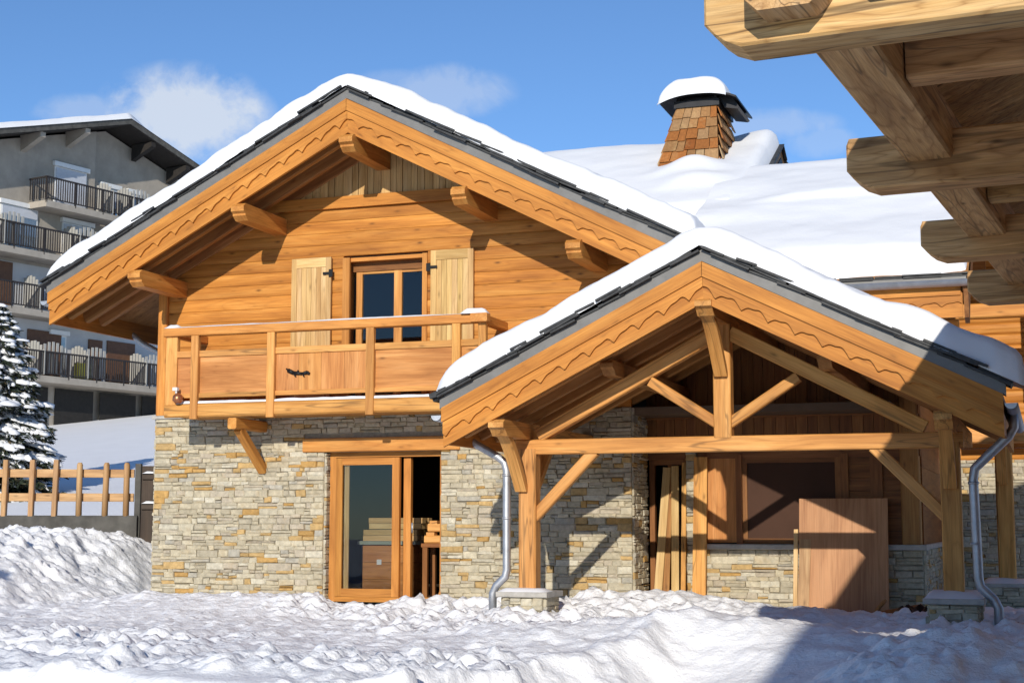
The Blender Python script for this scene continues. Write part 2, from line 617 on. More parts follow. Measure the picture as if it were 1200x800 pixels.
def worley(x, y, s=0):
    ix = np.floor(x); iy = np.floor(y); best = np.full(np.shape(x), 9.0); hid = np.zeros(np.shape(x))
    for dx in (-1, 0, 1):
        for dy in (-1, 0, 1):
            px = ix + dx + _hash(ix + dx, iy + dy, s); py = iy + dy + _hash(ix + dx, iy + dy, s + 91)
            d = np.hypot(px - x, py - y); h = _hash(ix + dx, iy + dy, s + 177)
            m = d < best
            best = np.where(m, d, best); hid = np.where(m, h, hid)
    return best, hid


def sstep(a, b, x):
    t = np.clip((x - a) / (b - a), 0, 1)
    return t * t * (3 - 2 * t)


def lumps(x, y, size, s, density=.6):
    """rounded clods of snow"""
    d, h = worley(x / size, y / size, s)
    r = .25 + .35 * h
    return np.where(h < density, np.sqrt(np.clip(1 - (d / r) ** 2, 0, 1)) * r, 0) * size


# ------------------------------------------------------------------ ground
def bump2(x, y, cx, cy, rx, ry, p=2.0):
    return np.exp(-(np.abs((x - cx) / rx) ** p + np.abs((y - cy) / ry) ** p))


def terrain(x, y):
    wx = x + .5 * fbm(x * .5, y * .5, 5, 3); wy = y + .5 * fbm(x * .5 + 9, y * .5, 6, 3)
    z = -.12 + .10 * fbm(x * .22, y * .22, 11, 3)
    # rise on the left towards the fence, and the hillside behind
    left = sstep(-.2, -2.5, wx) * sstep(-8.0, 1.2, wy)
    z = z + left * 1.08
    hill = np.clip(y - 3.0, 0, 40)
    hill = .05 * hill + .095 * np.clip(y - 4.5, 0, 40) + .02 * np.clip(y - 43, 0, 400)
    z = z + hill * sstep(.4, -1.0, x)
    z = z + hill * sstep(18, 30, x)
    # bank of shovelled snow along the walls
    z = z + .17 * np.exp(-((wy + 1.6) / .95) ** 2) * sstep(-.6, 1.0, x) * (1 - .6 * sstep(10.6, 11.6, x))
    z = z + .20 * bump2(wx, wy, 8.9, -1.2, 1.1, .9) + .10 * bump2(wx, wy, 2.0, -2.6, 2.0, 1.0)
    z = z - .14 * bump2(wx, wy, 4.1, -1.3, .5, .8)
    # the yard steps down to a cleared, trodden strip near the viewer
    k = sstep(8.3, 10.4, wx + .8 * fbm(x * 1.2, y * 1.2, 27, 3))
    edge = -10.75 + k * 5.6
    wide = .5 + k * 2.2
    step = sstep(0, 1, (edge - wy - .5 * fbm(x * .8, y * .3, 23, 3) * (1 - .3 * k)) / wide)
    z = z + (.13 * bump2(wx, wy, 7.2, -10.0, 2.6, 1.1)) - .46 * step
    z = z + .10 * np.exp(-((wy - edge - .4) / .6) ** 2) * k * sstep(12, 11, x)
    # long bank on the right, shaded by the block added behind the viewer
    z = z + .78 * bump2(wx, wy, 13.3, -8.3, 1.9, 1.7, 2.6) + .2 * bump2(wx, wy, 12.6, -11.2, 1.0, 1.2) + .15 * bump2(wx, wy, 12.6, -6.6, 1.0, .7)
    # ruggedness: crumbled clods nearly everywhere, smoother on the trodden strip and the cut face
    block = sstep(6.3, 6.6, x) * sstep(8.25, 7.95, x) * sstep(-10.4, -10.9, y)
    rough = .45 + .8 * sstep(.35, .65, vnoise(x * .45 + 3, y * .45, 31))
    rough = rough * (1 - .72 * step * (.25 + .75 * k)) * (1 - .9 * block)
    rough = np.maximum(rough, .9 * sstep(11.4, 12.2, x) * sstep(-11, -9.5, y))
    near = sstep(-1.2, .2, y) * sstep(0, .6, x)
    rough = rough * (1 - .55 * near)
    hillsmooth = 1 - .94 * sstep(3.0, 4.6, y)
    rough = rough * hillsmooth
    d = .15 * fbm(x * .9, y * .9, 41, 3) + .15 * fbm(x * 2.6, y * 2.6, 43, 5, .66)
    lx = x + .06 * fbm(x * 4, y * 4, 51, 2); ly = y + .06 * fbm(x * 4 + 5, y * 4, 53, 2)
    for (sz, amp, sd) in ((.50, .05, 61), (.34, .05, 67), (.22, .04, 68), (.15, .032, 71), (.11, .024, 75)):
        q, h = worley(lx / sz + sd, ly / sz, sd)
        rad = .22 + .26 * h
        d = d + amp * np.sqrt(np.clip(1 - (q / rad) ** 2, 0, 1)) * (h > .45) * (.5 + h)
    w, h = worley(x / .75 + 3, y / .55, 81)
    d = d - .07 * np.clip(1 - (w / .26) ** 4, 0, 1) * (h > .6)
    z = z + .74 * d * rough + .03 * fbm(x * 2.2, y * 2.2, 99, 3) * hillsmooth
    z = z + .30 * bump2(wx, wy, 10.5, -5.7, 1.7, .85) + .12 * bump2(wx, wy, 8.4, -5.2, 1.2, .7)
    # drifts round the porch post feet
    z = z + .13 * bump2(x, y, 7.3, -3.3, 1.0, .8) + .12 * bump2(x, y, 12.4, -3.6, 1.3, .9)
    # floor level under the houses
    inside = sstep(.15, .45, x) * sstep(12.3, 11.9, x) * sstep(.02, .3, y)
    rec = sstep(8.0, 8.1, x) * sstep(1.0, .8, y)
    z = np.where(inside > 0, z * (1 - inside) + (-.30 + .12 * rec) * inside, z)
    return z


def coords(lo, hi, fine0, fine1, step, grow=1.12):
    a = list(np.arange(fine0, fine1 + 1e-6, step))
    s = step; v = fine1
    while v < hi:
        s = min(s * grow, 40); v += s; a.append(v)
    s = step; v = fine0; b = []
    while v > lo:
        s = min(s * grow, 40); v -= s; b.append(v)
    return np.array(b[::-1] + a)


def grid_mesh(name, X, Y, Z, mat, smooth=True, skirt=None):
    ny, nx = X.shape
    v = np.stack([X, Y, Z], -1).reshape(-1, 3)
    idx = np.arange(nx * ny).reshape(ny, nx)
    f = np.stack([idx[:-1, :-1], idx[:-1, 1:], idx[1:, 1:], idx[1:, :-1]], -1).reshape(-1, 4)
    me = bpy.data.meshes.new(name)
    me.vertices.add(len(v)); me.vertices.foreach_set('co', v.ravel())
    me.loops.add(f.size); me.loops.foreach_set('vertex_index', f.ravel().astype(np.int32))
    me.polygons.add(len(f)); me.polygons.foreach_set('loop_start', np.arange(0, f.size, 4, dtype=np.int32))
    me.polygons.foreach_set('loop_total', np.full(len(f), 4, dtype=np.int32))
    me.update(calc_edges=True)
    me.polygons.foreach_set('use_smooth', np.full(len(f), smooth))
    me.materials.append(mat)
    me.validate()
    o = bpy.data.objects.new(name, me)
    COL.objects.link(o)
    return o


gx = coords(-400, 400, -5.0, 14.4, .042)
gy = coords(-120, 700, -13.6, 2.8, .042)
GX, GY = np.meshgrid(gx, gy)
ground = grid_mesh('ground', GX, GY, terrain(GX, GY), M['snow'])
ground['kind'] = 'structure'


def tz(x, y):
    return float(terrain(np.array([[float(x)]]), np.array([[float(y)]]))[0, 0])


# ------------------------------------------------------------------ the chalet
chalet = thing('chalet', 'large larch and stone chalet with snow covered gables, balcony, shingled chimney and timber porch', 'chalet', (4.0, 0, 0))
SL = .515                       # main roof slope
XR = 4.0                        # main ridge
DOOR = (3.05, 5.02, -.2, 2.25)
mb = MB()
ledgestone(mb, (0, 0, -.3), (1, 0, 0), (0, -1, 0), 8.0, 3.13, [(3.05, 5.02, 0, 2.55), (2.7, 5.32, 2.55, 2.78)], 3)
ledgestone(mb, (8.0, 0, -.3), (0, 1, 0), (1, 0, 0), .8, 3.13, (), 4)
ledgestone(mb, (0, 6, -.3), (0, -1, 0), (-1, 0, 0), 6.0, 3.13, (), 5)
# doorway reveals
ledgestone(mb, (3.05, .0, -.3), (0, 1, 0), (1, 0, 0), .22, 2.55, (), 6)
for (a, b, c, d) in rect_minus((.02, 7.98, -.3, 2.83), [(3.05, 5.02, -.3, 2.25)]):
    mb.add([(a, 0, c), (b, 0, c), (b, .35, c), (a, .35, c), (a, 0, d), (b, 0, d), (b, .35, d), (a, .35, d)],
           [(0, 1, 5, 4), (1, 2, 6, 5), (2, 3, 7, 6), (3, 0, 4, 7), (4, 5, 6, 7), (3, 2, 1, 0)], None, (.3, .26, .2))
mb.box((7.62, .35, -.3), (7.985, .8, 2.83), tint=(.3, .26, .2))
mb.box((.015, .35, -.3), (.35, 6, 2.83), tint=(.3, .26, .2))
mb.build('stone_wall', M['stone'], chalet)
m2 = MB(); m2.box((-.05, -.07, 2.832), (.62, 0, 2.885), tint=(1, 1, 1)); m2.build('coping_stone', M['slab'], chalet)

# recessed ground floor under the porch: parapet, piers, window, timber
mb = MB()
ledgestone(mb, (8.66, .8, -.35), (1, 0, 0), (0, -1, 0), 3.34, 1.12, (), 8)
ledgestone(mb, (12.0, .8, -.35), (0, 1, 0), (1, 0, 0), 4.2, 1.12, (), 9)
ledgestone(mb, (8.62, .8, -.35), (1, 0, 0), (0, -1, 0), .16, 2.6, (), 10)
mb.box((8.64, .8, -.35), (11.99, 1.1, .77), tint=(.3, .26, .2))
mb.box((8.63, .802, .77), (8.78, 1.1, 2.25), tint=(.3, .26, .2))
mb.box((11.68, 1.1, -.35), (11.99, 5, .77), tint=(.3, .26, .2))
mb.build('parapet_wall', M['stone'], chalet)
mb = MB()
mb.box((8.9, .68, .772), (12.06, 1.12, .85), ch=.012, tint=(1, 1, 1)); mb.box((11.66, 1.12, .772), (12.06, 5.0, .85), ch=.012, tint=(.95, .95, .95))
mb.build('window_sill', M['slab'], chalet)

mb = MB()                                    # timber infill of the recess
for i in range(7):                            # brown boards right of the window, horizontal
    mb.box((10.9, .86, .85 + i * .19), (11.72, .92, .85 + i * .19 + .185), 0)
mb.box((10.88, .80, .85), (10.99, .92, 2.15), 2); mb.box((11.3, .80, .85), (11.47, .93, 2.2), 2)
mb.box((8.8, .80, .852), (8.9, .95, 2.2), 2); mb.box((9.36, .80, .852), (9.45, .95, 2.15), 2)
mb.box((8.0, .84, 2.1), (12.0, 1.0, 2.27), 0)
mb.box((8.0, .80, 2.7), (12.0, 1.0, 2.9), 0)
x = 8.0
while x < 12.0:                               # vertical planks above
    w = rnd.uniform(.13, .19)
    mb.box((x, .88, 2.27), (min(x + w - .006, 12.0), .93, 4.45), 2); x += w
mb.build('plank_wall', M['brown'], chalet)
mb = MB(); mb.box((11.72, .78, .85), (11.98, 1.06, 4.3), 2, ch=.015); mb.build('corner_post', M['soffit'], chalet)
mb = MB()
for i in range(6): mb.box((12.0 - .1, 1.06, .85 + i * .55), (12.0, 5, .85 + i * .55 + .545), 1)
mb.build('side_wall', M['brown'], chalet)
mb = MB()
mb.box((8.92, .845, .87), (9.36, .885, 2.1), 2, jit=.02); mb.build('window_shutter', M['panel'], chalet)
winr = MB()
for b in (((9.45, .84, .86), (9.52, .92, 2.1)), ((10.8, .84, .86), (10.88, .92, 2.1)), ((9.52, .84, .86), (10.8, .92, .93)), ((9.52, .84, 2.03), (10.8, .92, 2.1))):
    winr.box(*b)
wo = winr.build('window_frame', M['brown'], chalet)
MB().box((9.52, .875, .93), (10.8, .89, 2.03), 0, tint=(1, 1, 1)).build('film_covering', M['film'], wo)
# dark doorway at the left of the recess
mb = MB()
mb.box((8.02, .95, -.3), (8.1, 1.05, 2.1), 2); mb.box((8.54, .95, -.3), (8.62, 1.05, 2.1), 2); mb.box((8.1, .95, 2.02), (8.54, 1.05, 2.1), 0); mb.box((8.3, .97, -.3), (8.35, 1.03, 2.02), 2)
mb.build('side_door_frame', M['brown'], chalet)

# interiors: floors and back walls so the openings look into rooms
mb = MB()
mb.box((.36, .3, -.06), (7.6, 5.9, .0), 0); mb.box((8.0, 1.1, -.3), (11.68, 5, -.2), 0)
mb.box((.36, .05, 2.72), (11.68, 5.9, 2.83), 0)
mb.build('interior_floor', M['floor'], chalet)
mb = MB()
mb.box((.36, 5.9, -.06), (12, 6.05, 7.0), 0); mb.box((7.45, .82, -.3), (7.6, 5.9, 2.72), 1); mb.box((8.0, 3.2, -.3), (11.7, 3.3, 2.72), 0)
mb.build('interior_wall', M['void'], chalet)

# log wall of the upper floor
WIN = (3.34, 4.78, 2.95, 5.30)
mb = MB()
z = 2.84; course = .192
roofu = lambda x: 7.25 - SL * abs(x - XR)
while z < 6.08:
    z1 = min(z + course, 6.1)
    h = z1 - z
    xl = max(.17, XR - (7.25 - z) / SL); xr_ = min(8.0, XR + (7.25 - z) / SL)
    prof = [(.06, z), (-.010, z), (-.016, z + .005), (-.022, z + h * .25), (-.025, z + h * .55), (-.021, z + h * .85), (-.014, z1 - .004), (-.008, z1 - .002), (.06, z1 - .003)]
    cuts = [(xl, xr_)]
    if z1 > WIN[2] and z < WIN[3] - .02:
        cuts = [(xl, WIN[0]), (WIN[1], xr_)]
    for a, b in cuts:
        joints = sorted([a, b] + [j for j in ((a + b) / 2 + rnd.uniform(-1, 1),) if b - a > 4 and rnd.random() < .3])
        for p, q in zip(joints[:-1], joints[1:]):
            k = 1 + rnd.uniform(-.17, .13)
            mb.prism(prof, 'x', p, q - .002, (k, k, k), gx=2)
    z = z1
lw = mb.build('log_wall', M['log'], chalet)
mb = MB(); mb.box((.02, -.08, 2.886), (.19, .25, 5.2), 2, ch=.015); mb.build('corner_post', M['beam'], chalet)
mb = MB()
zt = lambda x: 7.25 - SL * abs(x - XR) + .12
mb.prism([(XR - 2.1, 6.1), (XR + 2.1, 6.1), (XR + 1.78, 6.285), (XR - 1.78, 6.285)], 'y', -.085, .06, gx=0); mb.build('gable_beam', M['fascia'], chalet)
mb = MB()
x = XR - 1.9
while x < XR + 1.9:
    w = rnd.uniform(.10, .16)
    k = 1 + rnd.uniform(-.12, .12)
    mb.prism([(x, 6.285), (x + w - .008, 6.285), (x + w - .008, zt(x + w)), (x, zt(x))], 'y', -.02 - rnd.uniform(0, .012), .05, (k, k, k), gx=1)
    x += w
mb.build('gable_planking', M['pale'], chalet)
mb = MB()
mb.prism([(.2, 2.84), (8.0, 2.84), (8.0, 5.1), (XR, 7.2), (.2, 5.2)], 'y', .1, .16)
me_holes = None
# backing with the balcony door left open: four pieces
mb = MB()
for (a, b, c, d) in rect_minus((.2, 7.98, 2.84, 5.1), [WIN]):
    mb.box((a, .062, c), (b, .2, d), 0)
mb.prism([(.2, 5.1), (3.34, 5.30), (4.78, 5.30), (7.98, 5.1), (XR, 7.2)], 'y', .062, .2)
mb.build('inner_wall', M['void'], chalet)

# balcony door and shutters
dr = MB()
dr.box((3.34, -.05, 2.95), (3.46, .0, 5.30), 2); dr.box((4.70, -.05, 2.95), (4.78, .0, 5.30), 2)
dr.box((3.34, 0.0, 2.95), (3.40, .26, 5.30), 2); dr.box((4.74, 0.0, 2.95), (4.78, .26, 5.30), 2); dr.box((3.40, 0.0, 5.24), (4.74, .26, 5.30), 0)
dframe = dr.build('balcony_door', M['frame'], chalet)
for (a, b, l, r_) in ((3.48, 4.13, .10, .0), (4.13, 4.73, .13, .03)):
    s = MB()
    s.box((a, .17, 3.0), (a + l, .23, 5.12), 2)
    if r_: s.box((b - r_, .17, 3.0), (b, .23, 5.12), 2)
    s.box((a + l, .175, 5.06), (b - r_, .23, 5.12), 0); s.box((a + l, .17, 3.0), (b - r_, .23, 3.15), 0)
    s.build('door_sash', M['porch'], dframe)
    MB().box((a + l, .195, 3.15), (b - r_, .205, 5.06), 2).build('pane', M['glass'], dframe)
MB().box((3.40, .15, 5.10), (4.74, .24, 5.24), 0).build('lintel_board', M['brown'], dframe)


def shutter(x0, x1):
    s = MB(); y0, y1 = -.10, -.06
    z0, z1 = 3.08, 5.32
    s.box((x0, y0, z0), (x0 + .09, y1, z1), 2); s.box((x1 - .09, y0, z0), (x1, y1, z1), 2)
    s.box((x0 + .09, y0, z1 - .15), (x1 - .09, y1, z1), 0); s.box((x0 + .09, y0, z0), (x1 - .09, y1, z0 + .15), 0); s.box((x0 + .09, y0, 3.72), (x1 - .09, y1, 3.84), 0)
    n = 6; w = (x1 - x0 - .18) / n
    for i in range(n):
        s.box((x0 + .09 + i * w + .002, y0 + .013, z0 + .15), (x0 + .09 + (i + 1) * w - .002, y1, z1 - .15), 2, jit=.05)
    return s.build('shutter', M['pale'], chalet)


for (a, b, hx) in ((2.47, 3.16, 3.17), (4.86, 5.56, 4.83)):
    so = shutter(a, b)
    for hz in (3.62, 5.06):
        MB().box((hx - .035, -.125, hz - .06), (hx + .03, -.102, hz + .06), tint=(1, 1, 1)).box((hx - .14 if hx < 4 else hx, -.122, hz - .02), (hx if hx < 4 else hx + .14, -.102, hz + .02), tint=(1, 1, 1)).build('hinge', M['black'], so)
    MB().box(((a + b) / 2 - .1, -.12, 3.66), ((a + b) / 2 + .06, -.101, 3.69), tint=(1, 1, 1)).build('latch', M['black'], so)

# ---- roofs
def wavy(period, amp):
    def f(x):
        t = 2 * math.pi * x / period
        return amp * (abs(math.cos(t / 2)) ** .8 + .16 * math.sin(t) - .12 * math.cos(2 * t))
    return f


def gable_fascia(name, xr, xl, xrt, zap, y, parent, h=.5, right_h=None, sl=SL):
    """bargeboard of one gable end: base board, scalloped board over it, top strip"""
    line = lambda off: (lambda x: zap - off - sl * abs(x - xr))
    wv = wavy(.31, .08)
    obs = []
    for (a, b, s) in ((xl, xr, 1), (xr, xrt, -1)):
        xs = np.linspace(a, b, 2)
        m = MB()
        m.strip(xs, line(0), line(h), y, y + .05, slope=s * sl)
        o = m.build('bargeboard', M['fascia'], parent)
        xs = np.linspace(a + .004, b, int(abs(b - a) / .018))
        m = MB(); m.strip(xs, line(.004), (lambda x: zap - .36 + wv(x) - sl * abs(x - xr)), y - .036, y, slope=s * sl); m.build('scalloped_board', M['fascia'], o)
        m = MB(); m.strip(np.linspace(a - .006, b, 2), line(-.012), line(.165), y - .062, y - .0365, slope=s * sl); m.build('verge_strip', M['fascia'], o)
        obs.append(o)
    return obs


def roof_deck(mb, xr, xl, xrt, zlo, zhi, y0, y1, sl=SL):
    for (a, b) in ((xl, xr), (xr, xrt)):
        pts = [(a, zlo - sl * abs(a - xr)), (b, zlo - sl * abs(b - xr)), (b, zhi - sl * abs(b - xr)), (a, zhi - sl * abs(a - xr))]
        y = y0
        while y < y1 - .01:
            w = min(.16, y1 - y)
            k = 1 + rnd.uniform(-.12, .12)
            mb.prism(pts, 'y', y, y + w - .004, (k, k, k), gx=0); y += w


def slates(mb, xr, xl, xrt, zap, y, sl, seed, n=3):
    rr = random.Random(seed)
    for s, xe in ((-1, xl), (1, xrt)):
        L = abs(xe - xr) * math.hypot(1, sl)
        d = Vector((s, 0, -sl)).normalized(); nn = Vector((s * sl, 0, 1)).normalized()
        for lay in range(n):
            t = -.05 + rr.random() * .2
            while t < L + .02:
                l = rr.uniform(.22, .6)
                if rr.random() < (1.1, .85, .6)[lay]:
                    h0 = .014 + lay * .034
                    p0 = Vector((xr, y, zap)) + d * t + nn * (h0 + rr.uniform(-.006, .006))
                    p1 = Vector((xr, y, zap)) + d * min(t + l, L + .05) + nn * (h0 + rr.uniform(.0, .022))
                    yy = rr.uniform(-.05, .045)
                    mb.beam(p0 + Vector((0, .2 + yy, 0)), p1 + Vector((0, .2 + yy, 0)), .44, .03, nn, .004, (1, 1, 1))
                t += l * rr.uniform(.82, .95 if lay == 0 else 1.1)


def gable_snow(name, parent, xr, xl, xrt, zap, y0, y1, thick, sl, seed, step=.06, back=True, rr=.2):
    nx = int((xrt - xl) / step); ny = int((y1 - y0) / step)
    u = np.linspace(0, 1, nx + 1); v = np.linspace(0, 1, ny + 1)
    xs = xl + (xrt - xl) * u; ys = y0 + (y1 - y0) * v
    # tighten sampling at the edges
    X, Y = np.meshgrid(xs, ys)
    dX = np.minimum(X - xl, xrt - X); dY = (Y - y0) if back else np.minimum(Y - y0, y1 - Y)
    r = rr
    e = np.sqrt(np.clip(1 - (1 - np.clip(dY / r, 0, 1)) ** 2, 0, 1)) * np.sqrt(np.clip(1 - (1 - np.clip((X - xl) / (r * 1.7), 0, 1)) ** 2, 0, 1)) * np.sqrt(np.clip(1 - (1 - np.clip((xrt - X) / (r * .6), 0, 1)) ** 2, 0, 1))
    ridge = np.sqrt((X - xr) ** 2 + .22 ** 2) - .22 * .55
    base = zap - sl * np.abs(X - xr)
    th = thick * (1 + .75 * fbm(X * .6, Y * .5, seed, 3) + .32 * fbm(X * 2.1, Y * 1.6, seed + 7, 3) + .16 * fbm(X * 6, Y * 5, seed + 8, 2))
    top = zap - sl * np.maximum(ridge, 0) + th
    top = np.maximum(top, base + th * .6)
    Z = base + (top - base) * e
    # front edge wanders a little
    wob = .12 * fbm(X * 1.7, Y * 0 + 3.3, seed + 20, 4) + .09 * fbm(X * 4, Z * 5, seed + 23, 3)
    Y2 = Y + wob * np.exp(-dY / .25) - .05 * np.exp(-dY / .2) * e
    Z = np.where(dX < 1e-6, base - .01, Z); Z = np.where(dY < 1e-6, base - .012, Z)
    o = grid_mesh(name, X - parent['_o'][0], Y2 - parent['_o'][1], Z - parent['_o'][2], M['roofsnow'])
    o.parent = parent; o['_o'] = parent['_o']
    return o


# main gable
XL, XRT = -1.2, 9.2
YF = -1.30
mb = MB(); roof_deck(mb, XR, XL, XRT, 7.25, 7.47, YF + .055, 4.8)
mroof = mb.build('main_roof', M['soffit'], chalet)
mb = MB()
for y in (-.88, -.42, -.02 + .03):
    for (a, b) in ((XL + .06, XR), (XR, XRT - .06)):
        pa = Vector((a, y, 7.25 - .1 - SL * abs(a - XR))); pb = Vector((b, y, 7.15 - SL * abs(b - XR)))
        rb = MB(); rb.beam(pa, pb, .11, .2, (0, 0, 1)); rb.build('rafter', M['soffit'], mroof)
mb = MB(); mb.box((XL, YF + .055, 4.3), (XL + .05, 4.8, 4.68), 1); mb.build('eave_board', M['fascia'], mroof)
gable_fascia('bargeboard', XR, XL, XRT, 7.46, YF, mroof)
mb = MB()
for (a, b) in ((XL - .03, XR), (XR, XRT + .03)):
    l = lambda off: (lambda x: 7.46 + off - SL * abs(x - XR))
    mb.strip([a, b], l(.165), l(.013), YF - .055, YF + .2)
mb.build('verge_flashing', M['flash'], mroof)
mb = MB(); slates(mb, XR, XL - .08, XRT, 7.605, YF - .09, SL, 21); mb.build('slate_edge', M['slate'], mroof)
gable_snow('snow_cover', mroof, XR, XL - .1, XRT + .12, 7.69, YF - .09, 5.2, .27, SL, 31)
for x in (.42, 2.22, 4.02, 5.82, 7.55):
    zc = 6.79 - SL * abs(x - 4.02)
    p = MB()
    # purlin with a stepped, bevelled nose
    b = .125
    prof = [(-1.36, zc + b), (-1.42, zc + b - .05), (-1.42, zc + .0), (-1.36, zc - .03), (-1.36, zc - .06), (-1.27, zc - b), (.3, zc - b), (.3, zc + b)]
    p.prism(prof, 'x', x - .11, x + .11, gx=0)
    p.build('purlin', M['beam'], chalet)
MB().beam((8.9, -1.34, 5.36), (8.9, -.9, 5.36), .11, .11, ch=.01).build('board_end', M['brown'], mroof)
# left eave gutter and the pipe from it to the wall
def gutter(y0, y1, x, z, r=.075, axis='y'):
    m = MB(); n = 9; vs = []; fs = []
    for e, q in enumerate((y0, y1)):
        for k in range(n):
            a = math.pi * k / (n - 1)
            for rad in (r, r - .008):
                c, s = math.cos(a) * rad, -math.sin(a) * rad
                vs.append((x + c, q, z + s) if axis == 'y' else (q, x + c, z + s))
    for k in range(n - 1):
        for i in (0, 1):
            a = 2 * k + i; b = 2 * (k + 1) + i
            fs.append((a, b, 2 * n + b, 2 * n + a))
    for e in (0, 1):
        o = e * 2 * n
        for k in range(n - 1): fs.append((o + 2 * k, o + 2 * k + 1, o + 2 * k + 3, o + 2 * k + 2))
    fs.append((0, 1, 2 * n + 1, 2 * n)); fs.append((2 * n - 2, 2 * n - 1, 4 * n - 1, 4 * n - 2))
    m.add(vs, fs, None, (1, 1, 1), True)
    # end cap
    m.add([(x, y0, z)] + [((x + math.cos(math.pi * k / 8) * r, y0, z - math.sin(math.pi * k / 8) * r) if axis == 'y' else (y0, x + math.cos(math.pi * k / 8) * r, z - math.sin(math.pi * k / 8) * r)) for k in range(9)] if axis == 'y' else
          [(y0, x, z)] + [(y0, x + math.cos(math.pi * k / 8) * r, z - math.sin(math.pi * k / 8) * r) for k in range(9)], [(0, i, i + 1) for i in range(1, 9)], None, (1, 1, 1))
    return m


gutter(YF - .05, 4.8, XL - .08, 4.66).build('gutter', M['zinc'], mroof)
MB().tube([(XL - .08, 1.0, 4.6), (XL - .02, 1.0, 4.42), (-.95, 1.0, 4.22), (-.2, 1.0, 3.85), (-.1, 1.0, 3.75), (-.1, 1.0, .6)], .05).build('downpipe', M['zinc'], chalet)

# ---- high and low wings behind, sharing one slope towards the viewer
WS = .54
wplane = lambda y: 4.42 + WS * (y + .6)          # roof top under the snow
wing = MB()
def wing_slab(mb, x0, x1, yr, y0=-.6):
    zr = wplane(yr)
    y = y0
    mb.add([(x0, y0, wplane(y0)), (x1, y0, wplane(y0)), (x1, yr, zr), (x0, yr, zr), (x0, 2 * yr - y0, wplane(y0)), (x1, 2 * yr - y0, wplane(y0)),
            (x0, y0, wplane(y0) - .2), (x1, y0, wplane(y0) - .2), (x1, yr, zr - .2), (x0, yr, zr - .2), (x0, 2 * yr - y0, wplane(y0) - .2), (x1, 2 * yr - y0, wplane(y0) - .2)],
           [(0, 1, 2, 3), (3, 2, 5, 4), (6, 9, 8, 7), (9, 10, 11, 8), (0, 6, 7, 1), (1, 7, 8, 2), (2, 8, 11, 5), (5, 11, 10, 4), (4, 10, 9, 3), (3, 9, 6, 0)], None, (1, 1, 1))
HY, LY = 6.15, 4.15
mb = MB(); wing_slab(mb, .6, 9.26, HY, 2.0); hroof = mb.build('high_wing_roof', M['soffit'], chalet)
mb = MB(); wing_slab(mb, 8.6, 12.8, LY); lroof = mb.build('low_wing_roof', M['soffit'], chalet)
mb = MB(); mb.prism([(3.0, 6.0), (HY, wplane(HY) - .2), (9.3, 6.0)], 'x', 9.2, 9.27); mb.build('wing_gable_wall', M['slate'], chalet)
mb = MB(); mb.prism([(.8, 2.9), (.8, 4.9), (LY, wplane(LY) - .2), (7.4, 4.6), (7.4, 2.9)], 'x', 11.9, 12.0); mb.build('wing_end_wall', M['brown'], chalet)
mb = MB()
for sg in (-1, 1):
    for lay in range(2):
        t = 0.0
        while t < 3.6:
            l = rnd.uniform(.3, .6); y0_, y1_ = HY + sg * t, HY + sg * (t + l)
            za, zb = wplane(HY) - WS * t + .012 + lay * .028, wplane(HY) - WS * (t + l) + .012 + lay * .028
            mb.beam((9.12, y0_, za), (9.12, y1_, zb), .38 + rnd.uniform(0, .05), .024, (0, 0, 1), .003, (1, 1, 1)); t += l * .92
mb.build('verge_slate', M['slate'], hroof)


def plane_snow(name, parent, x0, x1, y0, yr, thick, seed, extra=None, left_open=False, step=.07):
    nx = int((x1 - x0) / step); yb = yr + 1.2; ny = int((yb - y0) / step)
    X, Y = np.meshgrid(np.linspace(x0, x1, nx + 1), np.linspace(y0, yb, ny + 1))
    dX = (x1 - X) if left_open else np.minimum(X - x0, x1 - X)
    dY = np.minimum(Y - y0, 99)
    r = .24
    e = np.sqrt(np.clip(1 - (1 - np.clip(dY / r, 0, 1)) ** 2, 0, 1)) * np.sqrt(np.clip(1 - (1 - np.clip(dX / r, 0, 1)) ** 2, 0, 1))
    ridge = np.sqrt((Y - yr) ** 2 + .3 ** 2) - .2
    zr = wplane(yr)
    base = zr - WS * np.abs(Y - yr)
    th = thick * (1 + .35 * fbm(X * .5, Y * .8, seed, 3) + .12 * fbm(X * 1.6, Y * 2.2, seed + 3, 3))
    top = zr - WS * np.maximum(ridge, 0) + th
    if extra is not None: top = top + extra(X, Y)
    Z = base + np.maximum(top - base, .02) * e
    Z = np.where((dX < 1e-6) | (dY < 1e-6), base - .012, Z)
    wob = .10 * fbm(X * 2.2, Y * 0, seed + 9, 4)
    Y2 = Y + (wob + .05) * np.exp(-dY / .3)
    o = grid_mesh(name, X - parent['_o'][0], Y2 - parent['_o'][1], Z - parent['_o'][2], M['roofsnow'])
    o.parent = parent; o['_o'] = parent['_o']
    return o


def high_extra(X, Y):
    w = Y + .15 * fbm(X * .4, Y * .2, 3, 3)
    z = .24 * np.exp(-(((X - 8.08) / .5) ** 2 + ((Y - 3.9) / .34) ** 2)) + .12 * np.exp(-(((X - 8.3) / .5) ** 2 + ((Y - 3.2) / .3) ** 2))
    return z + .10 * np.exp(-((X - 9.0) / .5) ** 2) * sstep(5.0, 6.0, Y)


def low_extra(X, Y):
    w = Y + .35 * fbm(X * .35, Y * .1, 3, 3) - .05 * (X - 10)
    return .09 * sstep(1.75, 1.93, w) * sstep(9.2, 10.2, X) - .07 * sstep(1.9, 2.9, w) * sstep(9.2, 10.2, X) + .012 * np.sin(w * 5.0) * sstep(0, 1, Y) + .015 * fbm(X * 2, Y * 4, 5, 3)


